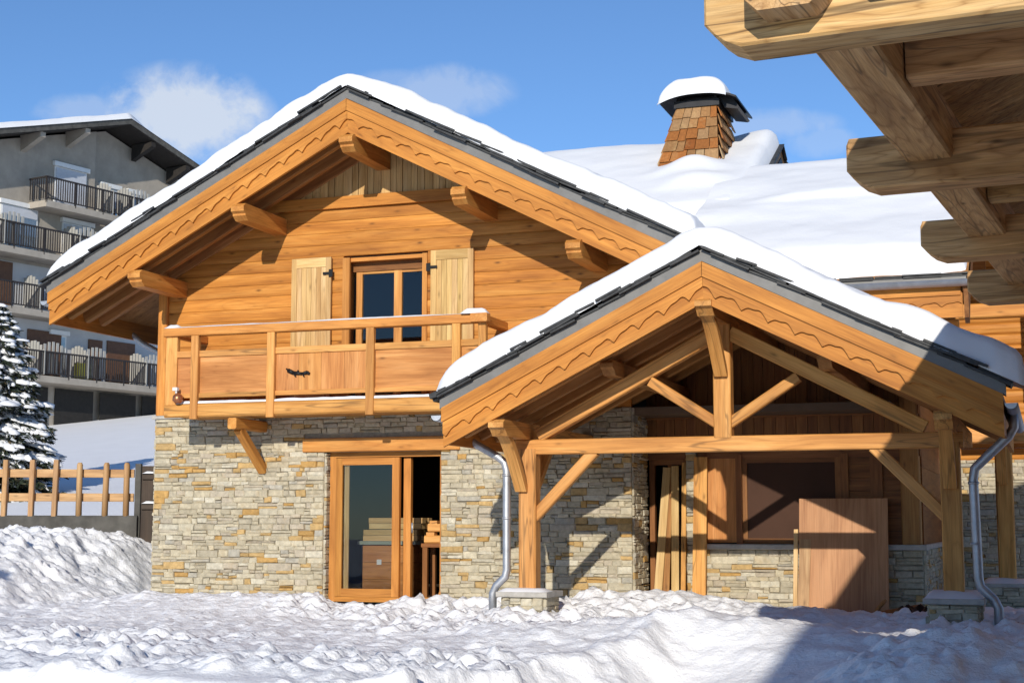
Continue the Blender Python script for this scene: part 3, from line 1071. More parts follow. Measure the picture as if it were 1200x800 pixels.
plane_snow('snow_cover', hroof, .55, 9.26, 1.9, HY, .3, 61, high_extra)
plane_snow('snow_cover', lroof, 8.7, 12.78, -.52, LY, .3, 71, low_extra, left_open=True)
mb = MB()
x = 8.6
rr = random.Random(5)
while x < 12.78:
    w = rr.uniform(.25, .5)
    for lay in range(2):
        mb.box((x + rr.uniform(-.05, .05), -.72 + rr.uniform(-.03, .04), wplane(-.6) - .015 + lay * .03), (min(x + w, 12.8), -.2, wplane(-.6) + .005 + lay * .03), tint=(1, 1, 1))
    x += w
mb.build('slate_edge', M['slate'], lroof)
mb = MB(); mb.box((8.6, -.70, wplane(-.6) - .11), (12.78, -.6, wplane(-.6) - .02), 0); mb.build('eave_flashing', M['flash'], lroof)
gutter(8.6, 12.86, -.76, wplane(-.6) - .075, .085, 'x').build('gutter', M['zinc'], lroof)
mb = MB()
wv = wavy(.3, .05)
zt0 = wplane(-.6) - .13
mb.strip([8.6, 12.72], lambda x: zt0, lambda x: zt0 - .42, -.60, -.55); fb = mb.build('eave_board', M['fascia'], lroof)
mb = MB(); mb.strip(np.linspace(8.6, 12.71, 230), lambda x: zt0 - .004, lambda x: zt0 - .27 + wv(x), -.626, -.602); mb.build('scalloped_board', M['fascia'], fb)
mb = MB(); mb.strip([8.6, 12.70], lambda x: zt0 + .006, lambda x: zt0 - .13, -.652, -.628); mb.build('verge_strip', M['fascia'], fb)
# verge of the low wing, curved foot
mb = MB()
mb.prism([(-.72, wplane(-.7) - .05), (LY, wplane(LY) - .02), (LY, wplane(LY) - .45), (-.1, wplane(-.1) - .5), (-.45, wplane(-.6) - .62), (-.62, wplane(-.6) - .56)], 'x', 12.74, 12.80); mb.build('verge_board', M['brown'], lroof)
for z_ in (2.95, 3.75):
    MB().box((12.0, .2, z_), (12.62, .4, z_ + .2), 0, ch=.012).build('purlin', M['beam'], chalet)

# ---- chimney with wooden shingles
chim = MB()
cx0, cx1, cy0, cy1, cb = 7.26, 8.54, 4.1, 6.0, 6.85
tx0, tx1, ty0, ty1, ctz = 7.74, 8.46, 4.3, 5.5, 8.44
rr = random.Random(12)
lerp = lambda a, b, t: a + (b - a) * t
chim.add([(cx0 + .03, cy0 + .03, cb), (cx1 - .03, cy0 + .03, cb), (cx1 - .03, cy1, cb), (cx0 + .03, cy1, cb), (tx0 + .03, ty0 + .03, ctz), (tx1 - .03, ty0 + .03, ctz), (tx1 - .03, ty1, ctz), (tx0 + .03, ty1, ctz)],
         [(0, 1, 5, 4), (1, 2, 6, 5), (2, 3, 7, 6), (3, 0, 4, 7), (4, 5, 6, 7)], None, (.12, .05, .02))
rows = 8
SH = [((.37, .215, .10), 3), ((.32, .165, .065), 3), ((.31, .115, .03), 3), ((.25, .08, .018), 2), ((.42, .28, .15), 2)]
SHB = [c for c, n in SH for _ in range(n)]
for r_ in range(rows):
    t0 = r_ / rows; t1 = min(1, (r_ + 1.25) / rows)
    for face in range(3):
        n = 5
        us = [0] + sorted((i + rr.uniform(-.25, .25)) / n for i in range(1, n)) + [1]
        for a, b in zip(us[:-1], us[1:]):
            def P(u, t, out):
                X0 = lerp(cx0, tx0, t); X1 = lerp(cx1, tx1, t); Y0 = lerp(cy0, ty0, t); Y1 = lerp(cy1, ty1, t); Z = lerp(cb, ctz, t)
                if face == 0: return Vector((lerp(X0, X1, u), Y0 - out, Z))
                if face == 1: return Vector((X1 + out, lerp(Y0, Y1, u), Z))
                return Vector((X0 - out, lerp(Y1, Y0, u), Z))
            ob, ot = (.04, .075, .03)[face] + rr.uniform(0, .012), .012
            a2, b2 = a + .006, b - .006
            dz = rr.uniform(-.012, .012)
            q = [P(a2, t0 + dz, ob), P(b2, t0 + dz, ob), P(b2, t1, ot), P(a2, t1, ot), P(a2, t0 + dz, ob - .025), P(b2, t0 + dz, ob - .025), P(b2, t1, ot - .012), P(a2, t1, ot - .012)]
            # upper rows bleached, lower rows rustier
            col = rr.choice(SHB) if rr.random() < .5 else (rr.choice(SHB[:6] + SHB[-2:]) if (r_ > 5 or face == 1) else rr.choice(SHB[6:11]))
            k = rr.uniform(.8, 1.15)
            chim.add(q, [(0, 1, 2, 3), (4, 5, 1, 0), (5, 6, 2, 1), (7, 4, 0, 3)], None, tuple(c * k for c in col))
ch_o = chim.build('chimney', M['shingle'], hroof)
mb = MB()
mb.box((tx0 - .04, ty0 - .05, ctz - .0), (tx1 + .05, ty1 + .04, ctz + .12), tint=(1, 1, 1))
for px in (tx0 + .03, tx1 - .03):
    for py in (ty0 + .03, ty1 - .03): mb.box((px - .03, py - .03, ctz + .12), (px + .03, py + .03, ctz + .2), 2, tint=(1, 1, 1))
mb.box((tx0 + .08, ty0 + .08, ctz + .12), (tx1 - .08, ty1 - .08, ctz + .2), tint=(1, 1, 1))
# bent sheet cap, drooping to the sides
n = 12; vs = []
for y in (ty0 - .16, ty1 + .2):
    for k in range(n + 1):
        t = k / n * 2 - 1
        vs.append((lerp(tx0, tx1, .5) + t * .68 + .05, y, ctz + .24 - .13 * abs(t) ** 2.5))
    for k in range(n + 1):
        t = k / n * 2 - 1
        vs.append((lerp(tx0, tx1, .5) + t * .68 + .05, y, ctz + .205 - .13 * abs(t) ** 2.5))
N = n + 1
fs = []
for k in range(n):
    fs += [(k, k + 1, 2 * N + k + 1, 2 * N + k), (N + k + 1, N + k, 3 * N + k, 3 * N + k + 1), (k, N + k, N + k + 1, k + 1), (2 * N + k + 1, 3 * N + k + 1, 3 * N + k, 2 * N + k)]
fs += [(0, 2 * N, 3 * N, N), (n, N + n, 3 * N + n, 2 * N + n)]
mb.add(vs, fs, None, (1, 1, 1))
# drooping side sheet on the right
mb.prism([(tx1 + .0, ctz + .2), (tx1 + .22, ctz + .22), (tx1 + .38, ctz - .04), (tx1 + .34, ctz - .06), (tx1 + .12, ctz - .02)], 'y', ty0 + .1, ty1 - .1, (1, 1, 1))
cap = mb.build('chimney_cap', M['darkmetal'], ch_o)
nx, ny = 40, 36
X, Y = np.meshgrid(np.linspace(-.66, .56, nx), np.linspace(ty0 - .26, ty1 + .22, ny))
dX = np.minimum(X + .66, .56 - X); dY = np.minimum(Y - Y.min(), Y.max() - Y)
e = np.sqrt(np.clip(1 - (1 - np.clip(dY / .3, 0, 1)) ** 2, 0, 1)) * np.sqrt(np.clip(1 - (1 - np.clip(dX / .42, 0, 1)) ** 2, 0, 1))
bz = ctz + .245 - .13 * np.abs((X - .05) / .68) ** 2.5 - .07 * (Y < ty0 - .2)
Zc = bz + (.29 + .12 * fbm(X * 2, Y * 2, 5, 3)) * e + .05 * np.abs(X / .66) ** 2.0 * e
cxm = (tx0 + tx1) / 2
o = grid_mesh('snow_cap', X + cxm - 4.0, Y, Zc, M['roofsnow']); o.parent = cap   # chalet origin is (4,0,0)

# ---- balcony
bal = MB()
bx0, bx1, by = .80, 6.12, -1.0
bal.box((bx0, by + .02, 2.80), (bx1, -.04, 2.96), 0, ch=.0)
bal.box((bx0, by - .06, 2.77), (bx1, by + .02, 2.985), 0, ch=.025)
balc = bal.build('balcony', M['porch'], chalet)
MB().box((bx0 - .02, by - .1, 4.03), (bx1 + .02, by + .06, 4.165), 0, ch=.012).box((bx1 - .2, by - .16, 4.035), (bx1 + .06, by - .02, 4.16), 1, ch=.012).build('handrail', M['beam'], balc)
MB().box((bx1 - .16, by + .06, 4.03), (bx1 - .02, -.04, 4.16), 1, ch=.012).build('handrail', M['beam'], balc)
MB().box((bx0 - .0, by + .06, 4.03), (bx0 + .14, -.04, 4.16), 1, ch=.012).build('handrail', M['beam'], balc)
posts = (1.33, 2.65, 4.30, 5.67)
for x in posts:
    MB().box((x - .065, by - .085, 2.74), (x + .065, by - .005, 4.03), 2, ch=.008).build('baluster', M['porch'], balc)
MB().box((bx0, by - .05, 2.90), (bx0 + .2, by + .05, 4.03), 2, ch=.01).build('baluster', M['porch'], balc)
MB().box((bx1 - .12, by - .05, 2.90), (bx1, by + .05, 4.03), 2, ch=.01).build('baluster', M['porch'], balc)
edges = [bx0 + .2, *[p for q in posts for p in (q - .065, q + .065)], bx1 - .12]
for i in range(0, len(edges), 2):
    a, b = edges[i], edges[i + 1]
    MB().box((a, by - .04, 3.70), (b, by + .03, 3.80), 0, ch=.006).build('mid_rail', M['porch'], balc)
    p = MB(); n = 1 if i in (2, 6) else max(1, int((b - a) / .33))
    w = (b - a) / n
    for k in range(n):
        p.box((a + k * w + .002, by - .012, 3.14), (a + (k + 1) * w - .002, by + .012, 3.70), 0 if n == 1 else 2, jit=.07)
    po = p.build('panel', M['panel'], balc)
    MB().box((a, by - .03, 3.07), (b, by + .03, 3.14), 0, ch=.004).build('bottom_rail', M['porch'], balc)
# floor boards' end panel on the left side
MB().box((bx0, by + .05, 3.07), (bx0 + .03, -.08, 3.75), 1).build('panel', M['panel'], balc)
# thin snow lying along rail and floor edge
def snow_strip(x0, x1, y0, y1, z, h, seed, parent, name='snow_strip'):
    nx = max(8, int((x1 - x0) / .04)); ny = 7
    X, Y = np.meshgrid(np.linspace(x0, x1, nx), np.linspace(y0, y1, ny))
    e = np.sqrt(np.clip(1 - ((Y - (y0 + y1) / 2) / ((y1 - y0) / 2)) ** 2, 0, 1))
    H = np.clip(h * (1 + 1.6 * fbm(X * 1.6, Y * 2, seed, 4)), .004, None)
    ee = np.clip(np.minimum(X - x0, x1 - X) / .06, 0, 1)
    Zs = z - .004 + H * e * ee
    oo = parent['_o']
    o = grid_mesh(name, X - oo[0], Y - oo[1], Zs - oo[2], M['roofsnow']); o.parent = parent; o['_o'] = oo
    return o


snow_strip(bx0, bx1 - .2, by - .1, by + .05, 4.165, .02, 3, balc)
snow_strip(bx1 - .36, bx1 + .05, by - .16, by + .02, 4.163, .06, 4, balc)
snow_strip(bx0 + .2, bx1, by - .055, by + .01, 2.985, .035, 5, balc)
snow_strip(bx0 - .02, bx0 + .26, by - .1, by + .1, 4.165, .07, 6, balc)
# black iron figure fixed to the third panel
em = MB()
for (p, q, r0, r1) in (((2.93, 3.44), (3.02, 3.40), .034, .03), ((3.02, 3.40), (3.16, 3.385), .03, .022), ((3.16, 3.385), (3.25, 3.40), .02, .03), ((3.25, 3.4), (3.29, 3.375), .028, .02), ((2.9, 3.47), (2.94, 3.42), .014, .012), ((3.02, 3.39), (3.06, 3.34), .014, .01), ((3.17, 3.38), (3.2, 3.335), .013, .01), ((3.08, 3.4), (3.1, 3.44), .014, .012)):
    em.tube([(p[0], by - .03, p[1]), (q[0], by - .03, q[1])], r0, 8, True, [r0, r1])
em.build('iron_ornament', M['black'], balc)
fitting_mb = MB(); fitting_mb.tube([(1.08, by - .12, 2.99), (1.08, by - .12, 3.03), (1.08, by - .12, 3.10), (1.08, by - .12, 3.14)], .05, 12, True, [.05, .085, .075, .03])  # small copper and white fitting of unknown kind
lo_ = fitting_mb.build('fitting', M['copper'], None, (1.08, by - .12, 2.985)); tag(lo_, 'small round copper fitting with white top on the balcony corner', 'fitting')
MB().box((1.0, by - .15, 3.18), (1.08, by - .09, 3.23), tint=(1, 1, 1)).tube([(1.05, by - .12, 3.13), (1.05, by - .12, 3.19)], .015).build('white_cap', M['white'], lo_)

# bracket carrying the balcony
br = MB(); br.beam((1.98, -.0, 2.665), (1.98, -1.02, 2.665), .15, .17, ch=.02); bo = br.build('bracket', M['beam'], chalet)
MB().beam((1.98, -.82, 2.60), (1.98, -.02, 1.98), .14, .13, (1, 0, 0), .015).build('brace', M['beam'], bo)

# sliding door and lintel
MB().box((2.7, -.075, 2.252), (5.34, .2, 2.465), 0, ch=.012).build('lintel', M['beam'], chalet)
fr = MB()
fr.box((3.09, .12, -.05), (3.19, .3, 2.25), 2); fr.box((3.19, .12, 2.17), (5.02, .3, 2.25), 0); fr.box((4.94, .14, -.05), (5.02, .3, 2.25), 2); fr.box((3.19, .12, -.05), (5.02, .3, .03), 0)
fo = fr.build('sliding_door', M['frame'], chalet)
s = MB()
s.box((3.20, .10, .03), (3.31, .17, 2.16), 2); s.box((4.16, .10, .03), (4.28, .17, 2.16), 2); s.box((3.31, .10, .03), (4.16, .17, .15), 0); s.box((3.31, .10, 2.05), (4.16, .17, 2.16), 0)
so = s.build('door_sash', M['frame'], fo)
MB().box((3.31, .13, .15), (4.16, .14, 2.05), 2).build('pane', M['glass'], so)
MB().box((3.33, .145, .15), (3.41, .165, 2.05), 2).build('stile_strip', M['pale'], fo)
MB().box((4.31, .2, .03), (4.43, .28, 2.16), 2).build('door_stile', M['frame'], fo)
MB().tube([(4.45, .22, 1.0), (4.45, .22, 1.16)], .015).build('handle', M['zinc'], fo)

# ------------------------------------------------------------------ porch (built onto the chalet)
PX, PS = 9.93, .50
PL, PR = 6.62, 13.27
PY = -3.9
PZ = 4.22
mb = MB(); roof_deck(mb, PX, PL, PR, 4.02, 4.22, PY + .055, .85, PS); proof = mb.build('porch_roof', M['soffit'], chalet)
for i in range(7):
    y = PY + .55 + i * .58
    for (a, b) in ((PL + .06, PX), (PX, PR - .06)):
        MB().beam((a, y, 3.93 - PS * abs(a - PX)), (b, y, 3.93 - PS * abs(b - PX)), .11, .17).build('rafter', M['soffit'], proof)
MB().box((PL, PY + .055, 2.12), (PL + .05, .0, 2.5), 1).build('eave_board', M['fascia'], proof); MB().box((PR - .05, PY + .055, 2.12), (PR, .7, 2.5), 1).build('eave_board', M['fascia'], proof)
gable_fascia('bargeboard', PX, PL, PR, PZ, PY, proof, .475, None, PS)
mb = MB()
for (a, b) in ((PL - .03, PX), (PX, PR + .03)):
    l = lambda off: (lambda x: PZ + off - PS * abs(x - PX))
    mb.strip([a, b], l(.15), l(.013), PY - .055, PY + .2)
mb.build('verge_flashing', M['flash'], proof)
mb = MB(); slates(mb, PX, PL - .06, PR + .04, PZ + .13, PY - .09, PS, 47); mb.build('slate_edge', M['slate'], proof)
gable_snow('snow_cover', proof, PX, PL - .1, PR + .27, PZ + .215, PY - .10, .9, .28, PS, 83)
gutter(PY - .05, -.05, PL - .08, 2.48).build('gutter', M['zinc'], proof)
gutter(PY - .05, .7, PR + .08, 2.46).build('gutter', M['zinc'], proof)

TY = -2.8


def curved_bracket(x, z0, y0, z1, y1, w=.15):
    """swept bracket from the purlin nose down to the post"""
    m = MB(); n = 12; vs = []; gs = []; fs = []
    for i in range(n + 1):
        t = i / n
        y = y0 + (y1 - y0) * t ** .75; z = z0 + (z1 - z0) * t
        th = .15 - .03 * t
        for (dx, dy) in ((-w / 2, -th / 2), (w / 2, -th / 2), (w / 2, th / 2), (-w / 2, th / 2)):
            vs.append((x + dx, y + dy, z)); gs.append((t, dx, dy))
    for i in range(n):
        for k in range(4):
            l = (k + 1) % 4; fs.append((4 * i + k, 4 * i + 4 + k, 4 * i + 4 + l, 4 * i + l))
    fs += [(0, 1, 2, 3), (4 * n + 3, 4 * n + 2, 4 * n + 1, 4 * n)]
    return m.add(vs, fs, gs, (1, 1, 1))


def nose_purlin(x, zt_, y0, y1, w=.2, h=.2):
    m = MB()
    prof = [(y0 + .02, zt_), (y0 - .04, zt_ - .04), (y0 - .04, zt_ - h * .5), (y0 + .03, zt_ - h * .62), (y0 + .12, zt_ - h), (y1, zt_ - h), (y1, zt_)]
    return m.prism(prof, 'x', x - w / 2, x + w / 2, gx=0)


porch_posts = []
for x in (7.38, 12.62):
    p = MB(); p.box((x - .115, TY - .115, .32), (x + .115, TY + .115, 2.1), 2, ch=.018); po = p.build('porch_post', M['porch'], chalet)
    porch_posts.append(po)
    # stone foot with snow on its cap
    f = MB(); ledgestone(f, (x - .27, TY - .27, -.4), (1, 0, 0), (0, -1, 0), .54, .62, (), int(x * 9)); ledgestone(f, (x + .27, TY - .27, -.4), (0, 1, 0), (1, 0, 0), .54, .62, (), int(x * 9) + 1); ledgestone(f, (x - .27, TY + .27, -.4), (0, -1, 0), (-1, 0, 0), .54, .62, (), int(x * 9) + 2)
    f.box((x - .26, TY - .26, -.4), (x + .26, TY + .26, .22), tint=(.3, .26, .2)); fo2 = f.build('stone_foot', M['stone'], chalet)
    MB().box((x - .34, TY - .34, .222), (x + .34, TY + .34, .29), 0, ch=.01, tint=(.95, .95, .95)).build('cap_stone', M['slab'], fo2)
    snow_strip(x - .33, x + .33, TY - .33, TY + (.0 if x < 9 else .3), .291, .035 if x < 9 else .085, int(x), fo2, 'snow_patch')
    nose_purlin(x - .06 if x < 9 else x + .0, 2.42 if x < 9 else 2.40, PY + .02, .75).build('eave_purlin', M['porch'], chalet)
    xb = x - .06 if x < 9 else x
    curved_bracket(xb, 2.24, PY + .27, 1.55, TY - .12).build('curved_bracket', M['porch'], chalet)
nose_purlin(PX, 3.80, PY + .0, .8, .2, .2).build('ridge_purlin', M['porch'], chalet)
for x in (8.6, 11.26): nose_purlin(x, 3.84 - PS * abs(x - PX) - .02, PY + .5, .8, .16, .18).build('purlin', M['soffit'], chalet)
curved_bracket(PX, 3.62, PY + .2, 2.95, TY - .11, .16).build('curved_bracket', M['porch'], chalet)
MB().box((7.22, TY - .09, 2.03), (12.78, TY + .09, 2.22), 0, ch=.012).build('tie_beam', M['porch'], chalet)
MB().box((PX - .11, TY - .10, 2.20), (PX + .11, TY + .10, 3.62), 2, ch=.012).build('king_post', M['porch'], chalet)
for s in (-1, 1):
    MB().beam((PX + s * 2.42, TY, 2.27), (PX + s * .1, TY, 3.50), .15, .18).build('truss_rafter', M['porch'], chalet)
    MB().beam((PX + s * .05, TY + .005, 2.36), (PX + s * .93, TY + .005, 2.93), .12, .13).build('strut', M['porch'], chalet)
    xpost = 7.38 if s < 0 else 12.62
    MB().beam((xpost - s * .06, TY, 1.22), (xpost - s * .88, TY, 2.06), .12, .14).build('knee_brace', M['porch'], chalet)
MB().beam((12.62, TY + .1, 1.5), (12.55, TY + 1.1, 2.2), .11, .13, (1, 0, 0)).build('knee_brace', M['soffit'], chalet)
MB().beam((7.38, TY + .1, 1.5), (7.33, TY + 1.0, 2.2), .11, .13, (1, 0, 0)).build('knee_brace', M['porch'], chalet)
# porch downpipes
dp = MB(); dp.tube([(PL - .08, -3.0, 2.42), (PL - .08, -2.98, 2.3), (PL + .02, -2.96, 2.2), (7.0, -2.95, 2.0), (7.09, -2.95, 1.93), (7.12, -2.95, 1.82), (7.12, -2.95, .56), (7.10, -2.95, .47), (6.98, -2.95, .36), (6.93, -2.95, .26), (6.93, -2.95, -.2)], .052, 12)
for z_ in (1.2, 1.75): dp.tube([(7.12, -2.95, z_), (7.12, -2.95, z_ + .03)], .06, 12)
dp.build('downpipe', M['zinc'], proof)
dp = MB(); dp.tube([(PR + .08, -3.0, 2.40), (PR + .08, -2.98, 2.25), (PR + .02, -2.96, 2.15), (12.98, -2.95, 1.86), (12.90, -2.95, 1.78), (12.88, -2.95, 1.66), (12.90, -2.95, .52), (12.92, -2.95, .42), (13.06, -2.95, .28), (13.11, -2.95, .18), (13.11, -2.95, -.2)], .055, 12)
for z_ in (.9, 1.6): dp.tube([(12.88, -2.95, z_), (12.88, -2.95, z_ + .03)], .063, 12)
dp.build('downpipe', M['zinc'], proof)

# back annex to the right of the porch: stone base, log wall, its own post
ann = thing('annex', 'log and stone annex with lit log wall behind the right end of the porch', 'building', (14.5, 6.5, 0))
mb = MB(); ledgestone(mb, (12.02, 6.4, -.3), (1, 0, 0), (0, -1, 0), 5.28, 2.55, (), 77); mb.box((12.02, 6.4, -.3), (17.3, 6.7, 2.25), 0, tint=(.3, .26, .2)); mb.build('stone_wall', M['stone'], ann)
mb = MB()
z = 2.25
while z < 6.6:
    prof = [(.06 + 6.4, z), (6.4, z), (6.375, z + .03), (6.36, z + .1), (6.375, z + .17), (6.4, z + .197), (6.46, z + .197)]
    k = 1 + rnd.uniform(-.1, .1)
    mb.prism(prof, 'x', 12.02, 17.3, (k, k, k), gx=2); z += .2
mb.build('log_wall', M['log'], ann)
for (x_, y_, z_) in ((13.2, 4.6, 4.52), (13.2, 5.6, 2.6)):
    MB().box((12.4, y_, z_), (17.0, y_ + .22, z_ + .24), 0, ch=.02).build('balcony_beam', M['beam'], ann)
MB().box((13.65, 4.5, 3.9), (13.85, 4.7, 6.4), 2, ch=.02).build('post', M['beam'], ann)
x = 13.05; yb = 3.6
MB().box((x - .13, yb - .13, .24), (x + .13, yb + .13, 2.4), 2, ch=.02).build('post', M['porch'], ann)
f = MB(); ledgestone(f, (x - .33, yb - .33, -.4), (1, 0, 0), (0, -1, 0), .9, .58, (), 201); f.box((x - .32, yb - .32, -.4), (x + .56, yb + .4, .17), tint=(.3, .26, .2)); fo3 = f.build('stone_foot', M['stone'], ann)
MB().box((x - .38, yb - .38, .172), (x + .62, yb + .42, .235), 0, ch=.01).build('cap_stone', M['slab'], fo3)
snow_strip(x - .37, x + .6, yb - .37, yb + .38, .236, .06, 15, fo3, 'snow_patch')
curved_bracket(x - .02, 2.3, yb - .9, 1.75, yb - .14).build('curved_bracket', M['porch'], ann)
MB().box((12.5, yb - .12, 2.4), (17, yb + .12, 2.64), 0, ch=.02).build('balcony_beam', M['porch'], ann)
MB().box((12.2, 1.9, 6.55), (17.4, 7.0, 6.75), 0).build('roof', M['soffit'], ann)

# ------------------------------------------------------------------ near chalet whose eave reaches in at the top right
PSI = R(5)
yv = Vector((math.sin(PSI), math.cos(PSI), 0)); xv = Vector((math.cos(PSI), -math.sin(PSI), 0)); zv = Vector((0, 0, 1))
T0 = Vector((12.13, -13.80, 0))
near = thing('near_chalet', 'close timber chalet eave of big pale log beams cut off by the top right', 'chalet', (T0 + xv * 4 + yv * 4)[:])


def Q(a, b, z): return T0 + xv * a + yv * b + zv * z


def nose_beam(b, zc, h, w, L, mat, name, a0=0.0, rise=0.0):
    """cross beam lying along X' with a rounded-off nose at its left end"""
    m = MB()
    hh = h / 2
    prof = [(a0 + .02, hh + rise), (a0 - .0, hh - .05 + rise), (a0 + .0, -hh * .25), (a0 + .045, -hh * .55), (a0 + .10, -hh * .8), (a0 + .19, -hh), (L, -hh), (L, hh + rise)]
    n = len(prof); vs = []; gs = []
    c = .014
    for (bb, ins) in ((b - w / 2, c), (b - w / 2 + c, 0), (b + w / 2 - c, 0), (b + w / 2, c)):
        for (a, z_) in prof:
            zz = z_ - math.copysign(ins, z_) if abs(z_) > hh * .9 else z_
            vs.append(Q(a + (ins if a < L else 0), bb, zc + zz)); gs.append((a, z_, bb))
    fs = [tuple(reversed(range(n))), tuple(range(3 * n, 4 * n))]
    for r_ in range(3):
        for i in range(n):
            j = (i + 1) % n
            fs.append((r_ * n + i, r_ * n + j, (r_ + 1) * n + j, (r_ + 1) * n + i))
    k = 1 + rnd.uniform(-.06, .06)
    m.add(vs, fs, gs, (k, k, k))
    return m.build(name, mat, near)


nose_beam(0.0, 3.75, .36, .30, 4.4, M['oldpale'], 'cross_beam', 0.0, .55)
nose_beam(3.45, 3.72, .38, .30, 2.84, M['old'], 'cross_beam')
nose_beam(6.6, 3.70, .36, .30, 2.84, M['old'], 'cross_beam')
nose_beam(9.6, 3.70, .36, .30, 2.84, M['old'], 'cross_beam')
# long eave plates running away over the cross beams
def along(a, z, w, h, b0, b1, mat, name, ch=.02):
    return MB().beam(Q(a, b0, z), Q(a, b1, z), w, h, (0, 0, 1), ch).build(name, mat, near)
along(.58, 3.88, .34, .36, .14, 11.0, M['old'], 'eave_plate')
MB().beam(Q(.47, -.36, 3.84), Q(.47, .16, 3.84), .40, .34, (0, 0, 1), .07).build('log_end', M['oldpale'], near)
MB().beam(Q(1.03, -.36, 3.92), Q(1.03, .16, 3.92), .30, .28, (0, 0, 1), .03).build('log_end', M['oldpale'], near)
along(1.9, 4.25, .3, .34, .2, 11.0, M['old'], 'eave_plate')
for b in (1.5, 5.2, 8.2): MB().beam(Q(.76, b, 3.93), Q(2.6, b, 3.95), .24, .36, (0, 0, 1), .02).build('joist', M['old'], near)
# boarded soffit and roof rising to the right
m = MB()
NS = .42
for i in range(60):
    b0 = -.45 + i * .2
    k = 1 + rnd.uniform(-.15, .15)
    pts = [(.45, 4.185), (4.6, 4.185 + NS * 4.15), (4.6, 4.25 + NS * 4.15), (.45, 4.25)]
    vs = [Q(a, b, z_) for b in (b0, b0 + .194) for a, z_ in pts]; gs = [(a, b, z_) for b in (b0, b0 + .194) for a, z_ in pts]
    m.add(vs, [(3, 2, 1, 0), (4, 5, 6, 7), (0, 1, 5, 4), (1, 2, 6, 5), (2, 3, 7, 6), (3, 0, 4, 7)], gs, (k, k, k))
nroof = m.build('roof', M['old'], near)
m = MB()
vs = [Q(a, b, z_) for b in (-.47, 11.55) for a, z_ in ((.45, 4.26), (4.6, 4.26 + NS * 4.15), (4.6, 4.3 + NS * 4.15), (.45, 4.3))]
m.add(vs, [(3, 2, 1, 0), (4, 5, 6, 7), (0, 1, 5, 4), (1, 2, 6, 5), (2, 3, 7, 6), (3, 0, 4, 7)], None, (1, 1, 1)); m.build('slate_layer', M['slate'], nroof)
A, B = np.meshgrid(np.linspace(.42, 4.6, 60), np.linspace(-.5, 11.6, 150))
dA = A - .42; dB = np.minimum(B + .5, 11.6 - B)
e = np.sqrt(np.clip(1 - (1 - np.clip(dA / .25, 0, 1)) ** 2, 0, 1)) * np.sqrt(np.clip(1 - (1 - np.clip(dB / .25, 0, 1)) ** 2, 0, 1))
Zn = 4.295 + NS * (A - .45) + (.30 + .14 * fbm(A * .8, B * .8, 4, 3)) * e
Xn = T0.x + xv.x * A + yv.x * B; Yn = T0.y + xv.y * A + yv.y * B
o = grid_mesh('snow_cover', Xn - near['_o'][0], Yn - near['_o'][1], Zn, M['roofsnow']); o.parent = nroof
# its long wall and gable wall, just out of the picture to the right
m = MB()
for i in range(11):
    m.beam(Q(3.0, .25, -.3 + i * .4 + .2), Q(3.0, 11.2, -.3 + i * .4 + .2), .3, .398, (0, 0, 1), .03)
for i in range(15):
    z_ = -.3 + i * .4 + .2
    a0 = max(3.17 if z_ < 3.9 else 1.7, 0)  # upper gable courses reach left, shaped to shade the porch post
    if z_ + .2 > 4.13 + NS * 4.2: break
    a0 = max(a0, (z_ + .2 - 4.15) / NS + .32)
    m.beam(Q(a0, .4, z_), Q(4.6, .4, z_), .3, .398, (0, 0, 1), .03)
m.build('log_wall', M['old'], near)
# unseen block added behind the viewer to shade the right of the yard
shade_block = thing('rear_shade_block', 'unseen timber block added behind the viewer to shade the right of the yard', 'chalet', (17.5, -30, 0))
m = MB()
for i in range(23):
    m.box((15.35, -32, -.3 + i * .36), (21, -27.6, -.3 + i * .36 + .356), 0)
m.build('log_wall', M['old'], shade_block)
m = MB(); m.prism([(14.95, 7.98), (22, 7.98), (22, 8.24), (14.95, 8.24)], 'y', -32.6, -27.2); m.build('roof', M['slate'], shade_block)

# ------------------------------------------------------------------ loose building materials at the chalet
def leaning(name, x, y0, z0, top_dx, y1, z1, w, t, mat, label, cat, group=None):
    m = MB(); m.beam((x, y0, z0), (x + top_dx, y1, z1), w, t, (0, -1, 0), .003)
    o = m.build(name, mat, None, (x, y0, z0)); return tag(o, label, cat, group)


leaning('board', 8.20, .55, -.25, .10, .93, 1.98, .12, .03, M['pale'], 'wide pale board leaning against the left side of the recessed doorway', 'board')
leaning('board', 8.32, .62, -.25, .02, .93, 1.9, .1, .03, M['soffit'], 'narrow brown board leaning at the back of the recessed doorway between paler ones', 'board')
leaning('board', 8.50, .50, -.25, -.07, .90, 2.0, .11, .035, M['pale'], 'brightest cream plank leaning in the middle of the recessed doorway', 'board')
leaning('board', 8.60, .56, -.25, -.03, .92, 2.05, .07, .05, M['porch'], 'slim orange batten leaning just right of the cream plank', 'board')
leaning('plank', 8.84, .54, -.25, .02, .735, 2.12, .2, .05, M['porch'], 'tall thick plank standing upright against the stone pier left of the shutter', 'plank')
ply = MB(); ply.beam((10.93, .40, -.2), (10.93, .64, 1.50), 1.24, .02, (0, -1, 0), .0, (1, 1, 1))
tag(ply.build('plywood_sheet', M['ply'], None, (10.93, .40, -.2)), 'big reddish plywood sheet leaning in front of the dark porch window', 'plywood')
leaning('batten', 10.26, .35, -.2, .0, .62, 1.06, .06, .05, M['pale'], 'thin cream batten leaning along the left edge of the plywood sheet', 'batten')
leaning('board', 10.37, .30, -.2, .03, .56, .92, .16, .025, M['fence'], 'short greyish board leaning over the lower left corner of the plywood', 'board')
rr = random.Random(3)
